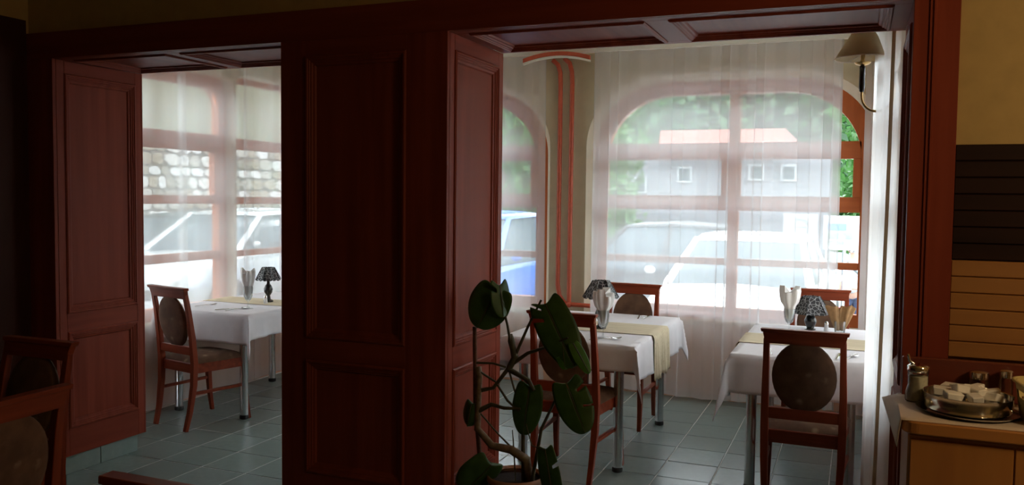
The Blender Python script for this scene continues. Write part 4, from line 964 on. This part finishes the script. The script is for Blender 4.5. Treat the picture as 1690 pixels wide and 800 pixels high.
# street signs
s1 = thing('notice_board', 'grey notice board with a round emblem behind the curtain, left of the poster frame', 'sign', (-.755, 12.7, ground(-.8, 12.7)))
zg = ground(-.8, 12.7)
MB().box((-.23, -.02, .72 - zg), (.23, .02, 1.38 - zg)).obj('board', M['board_grey'], s1, bev=.004)
MB().tube([(.11 * math.cos(2 * PI * i / 32), -.022, 1.20 - zg + .11 * math.sin(2 * PI * i / 32)) for i in range(33)], .008, 6).tube([(-.08, -.022, 1.2 - zg), (.08, -.022, 1.2 - zg)], .008, 6).obj('emblem', M['sign_grey'], s1)
for k in range(5): MB().box((-.15, -.024, 1.02 - zg - k * .055), (.15 - .03 * (k % 2), -.019, 1.04 - zg - k * .055)).obj('text_line', M['sign_grey'], s1)
for sx in (-.18, .18): MB().tube([(sx, .03, 0), (sx, .03, 1.3 - zg)], .025, 8).obj('post', M['chrome'], s1, smooth=True)
s2 = thing('poster_frame', 'white poster frame with blue and green print in the uncurtained gap', 'sign', (-.20, 13.0, ground(-.2, 13))); zg = ground(-.2, 13)
MB().box((-.26, -.02, .87 - zg), (.245, .02, 1.36 - zg)).obj('board', M['board_pale'], s2, bev=.004)
for (x0, x1, z0, z1, m_) in ((-.2, .05, 1.15, 1.25, 'sign_blue'), (-.2, .13, 1.03, 1.12, 'sign_green'), (-.2, .02, .95, 1.0, 'sign_green'), (.08, .2, 1.17, 1.25, 'sign_grey')): MB().box((x0, -.026, z0 - zg), (x1, -.018, z1 - zg)).obj('print', M[m_], s2)
for sx in (-.22, .03): MB().tube([(sx, .03, 0), (sx, .03, 1.3 - zg)], .025, 8).obj('post', M['chrome'], s2, smooth=True)

# person on the street
def skin(name, verts, edges, radii, mat, parent, root=0, sub=2):
    me = bpy.data.meshes.new(name); me.from_pydata(verts, edges, []); o = bpy.data.objects.new(name, me); COL.objects.link(o); o.parent = parent
    md = o.modifiers.new('skin', 'SKIN'); md.use_smooth_shade = True
    if not me.skin_vertices: 
        bm = bmesh.new(); bm.from_mesh(me); bm.verts.layers.skin.verify(); bm.to_mesh(me); bm.free()
    for i, r in enumerate(radii): me.skin_vertices[0].data[i].radius = (r, r) if not isinstance(r, tuple) else r
    me.skin_vertices[0].data[root].use_root = True
    o.modifiers.new('sub', 'SUBSURF').levels = sub; o.modifiers['sub'].render_levels = sub
    me.materials.append(mat); return o
py_ = 14.6; pz = ground(-.02, py_)
pe = thing('person', 'person in white shirt and navy trousers on the street with a pink bag', 'person', (-.02, py_, pz), R(150))
bv = [(0, 0, .88), (0, 0, 1.05), (0, 0, 1.28), (0, 0, 1.42), (0, .02, 1.50), (0, .03, 1.60), (-.16, 0, 1.36), (-.23, .02, 1.10), (-.16, .20, 1.02), (.16, 0, 1.36), (.24, -.02, 1.10), (.26, .06, .86), (-.09, 0, .84), (-.10, .01, .46), (-.10, -.03, .07), (-.10, .10, .03), (.09, 0, .84), (.11, .02, .46), (.12, -.01, .07), (.12, .12, .03), (-.10, .28, 1.02), (.265, .09, .78)]
be = [(0, 1), (1, 2), (2, 3), (3, 4), (4, 5), (3, 6), (6, 7), (7, 8), (3, 9), (9, 10), (10, 11), (0, 12), (12, 13), (13, 14), (14, 15), (0, 16), (16, 17), (17, 18), (18, 19), (8, 20), (11, 21)]
br = [.125, .12, .13, .08, .052, .095, .055, .042, .032, .055, .042, .032, .085, .06, .04, .035, .085, .06, .04, .035, .026, .026]
skin('body', bv, be, br, M['skin'], pe)
skin('shirt', [bv[i] for i in (0, 1, 2, 3, 6, 7, 9, 10)], [(0, 1), (1, 2), (2, 3), (3, 4), (4, 5), (3, 6), (6, 7)], [.16, .145, .155, .085, .075, .062, .075, .062], M['shirt'], pe)
skin('trousers', [(0, 0, .93)] + [bv[i] for i in (12, 13)] + [(-.10, -.02, .10)] + [bv[i] for i in (16, 17)] + [(.12, 0, .10)], [(0, 1), (1, 2), (2, 3), (0, 4), (4, 5), (5, 6)], [.14, .105, .08, .06, .105, .08, .06], M['navy'], pe)
MB().sphere((0, .01, 1.635), .112, 16, 10, (.95, 1.05, .85)).obj('cap', M['shirt'], pe, smooth=True)
for s in (-1, 1):
    MB().sphere((s * .035, .115, 1.60), .012, 8, 6).obj('eye', M['black'], pe); MB().sphere((s * .095, .03, 1.585), .024, 8, 6, (.4, .7, 1)).obj('ear', M['skin'], pe, smooth=True)
    MB().tube([(s * .11, -.09, .045), (s * .11, .16, .04)], [.045, .04], 10).obj('shoe', M['black'], pe, smooth=True)
MB().sphere((0, .128, 1.575), .016, 8, 6, (1, 1.3, 1.4)).obj('nose', M['skin'], pe, smooth=True)
for hx_, hy_, hz_, dx in ((-.10, .28, 1.02, (0, 1, -.1)), (.265, .09, .78, (0, .3, -1))):
    fm = MB(); d = V(dx).normalized(); sd = d.cross(V((0, 0, 1)) if abs(d.z) < .8 else V((0, 1, 0))).normalized()
    for k in range(4): b_ = V((hx_, hy_, hz_)) + sd * (k - 1.5) * .018; fm.tube([b_, b_ + d * .05, b_ + d * (.085 + .01 * (k in (1, 2))) + V((0, 0, -.015))], [.010, .009, .007], 6)
    b_ = V((hx_, hy_, hz_)) + sd * .03; fm.tube([b_ - d * .02, b_ + sd * .025 + d * .02, b_ + sd * .03 + d * .05], [.011, .010, .008], 6); fm.obj('fingers', M['skin'], pe, smooth=True)
bg_ = thing('shopping_bag', 'pink bag hanging from the hand of the person on the street', 'bag', (-.02 + .0, py_, pz), R(150))
MB().prism([(-.12, .36), (.12, .36), (.14, .66), (-.14, .66)], lambda u, v, d: (.28 + d, .1 + u, v), -.05, .05).obj('bag_body', M['pinkbag'], bg_, bev=.01)
MB().tube([(.28, .02, .66), (.28, .06, .74), (.28, .10, .765), (.28, .14, .74), (.28, .18, .66)], .008, 6).obj('handle', M['pinkbag'], bg_, smooth=True)
sb = thing('shoulder_bag', 'grey shoulder bag slung across the person on the street', 'bag', (-.02, py_, pz), R(150))
MB().sphere((-.24, -.02, 1.00), .14, 14, 10, (.5, 1.1, 1)).obj('bag_body', M['greybag'], sb, smooth=True)
MB().tube([(-.23, .02, 1.10), (-.14, .15, 1.25), (.06, .13, 1.40), (.13, -.02, 1.45), (.04, -.14, 1.35), (-.16, -.14, 1.2), (-.23, -.04, 1.10)], .018, 6).obj('strap', M['greybag'], sb, smooth=True)
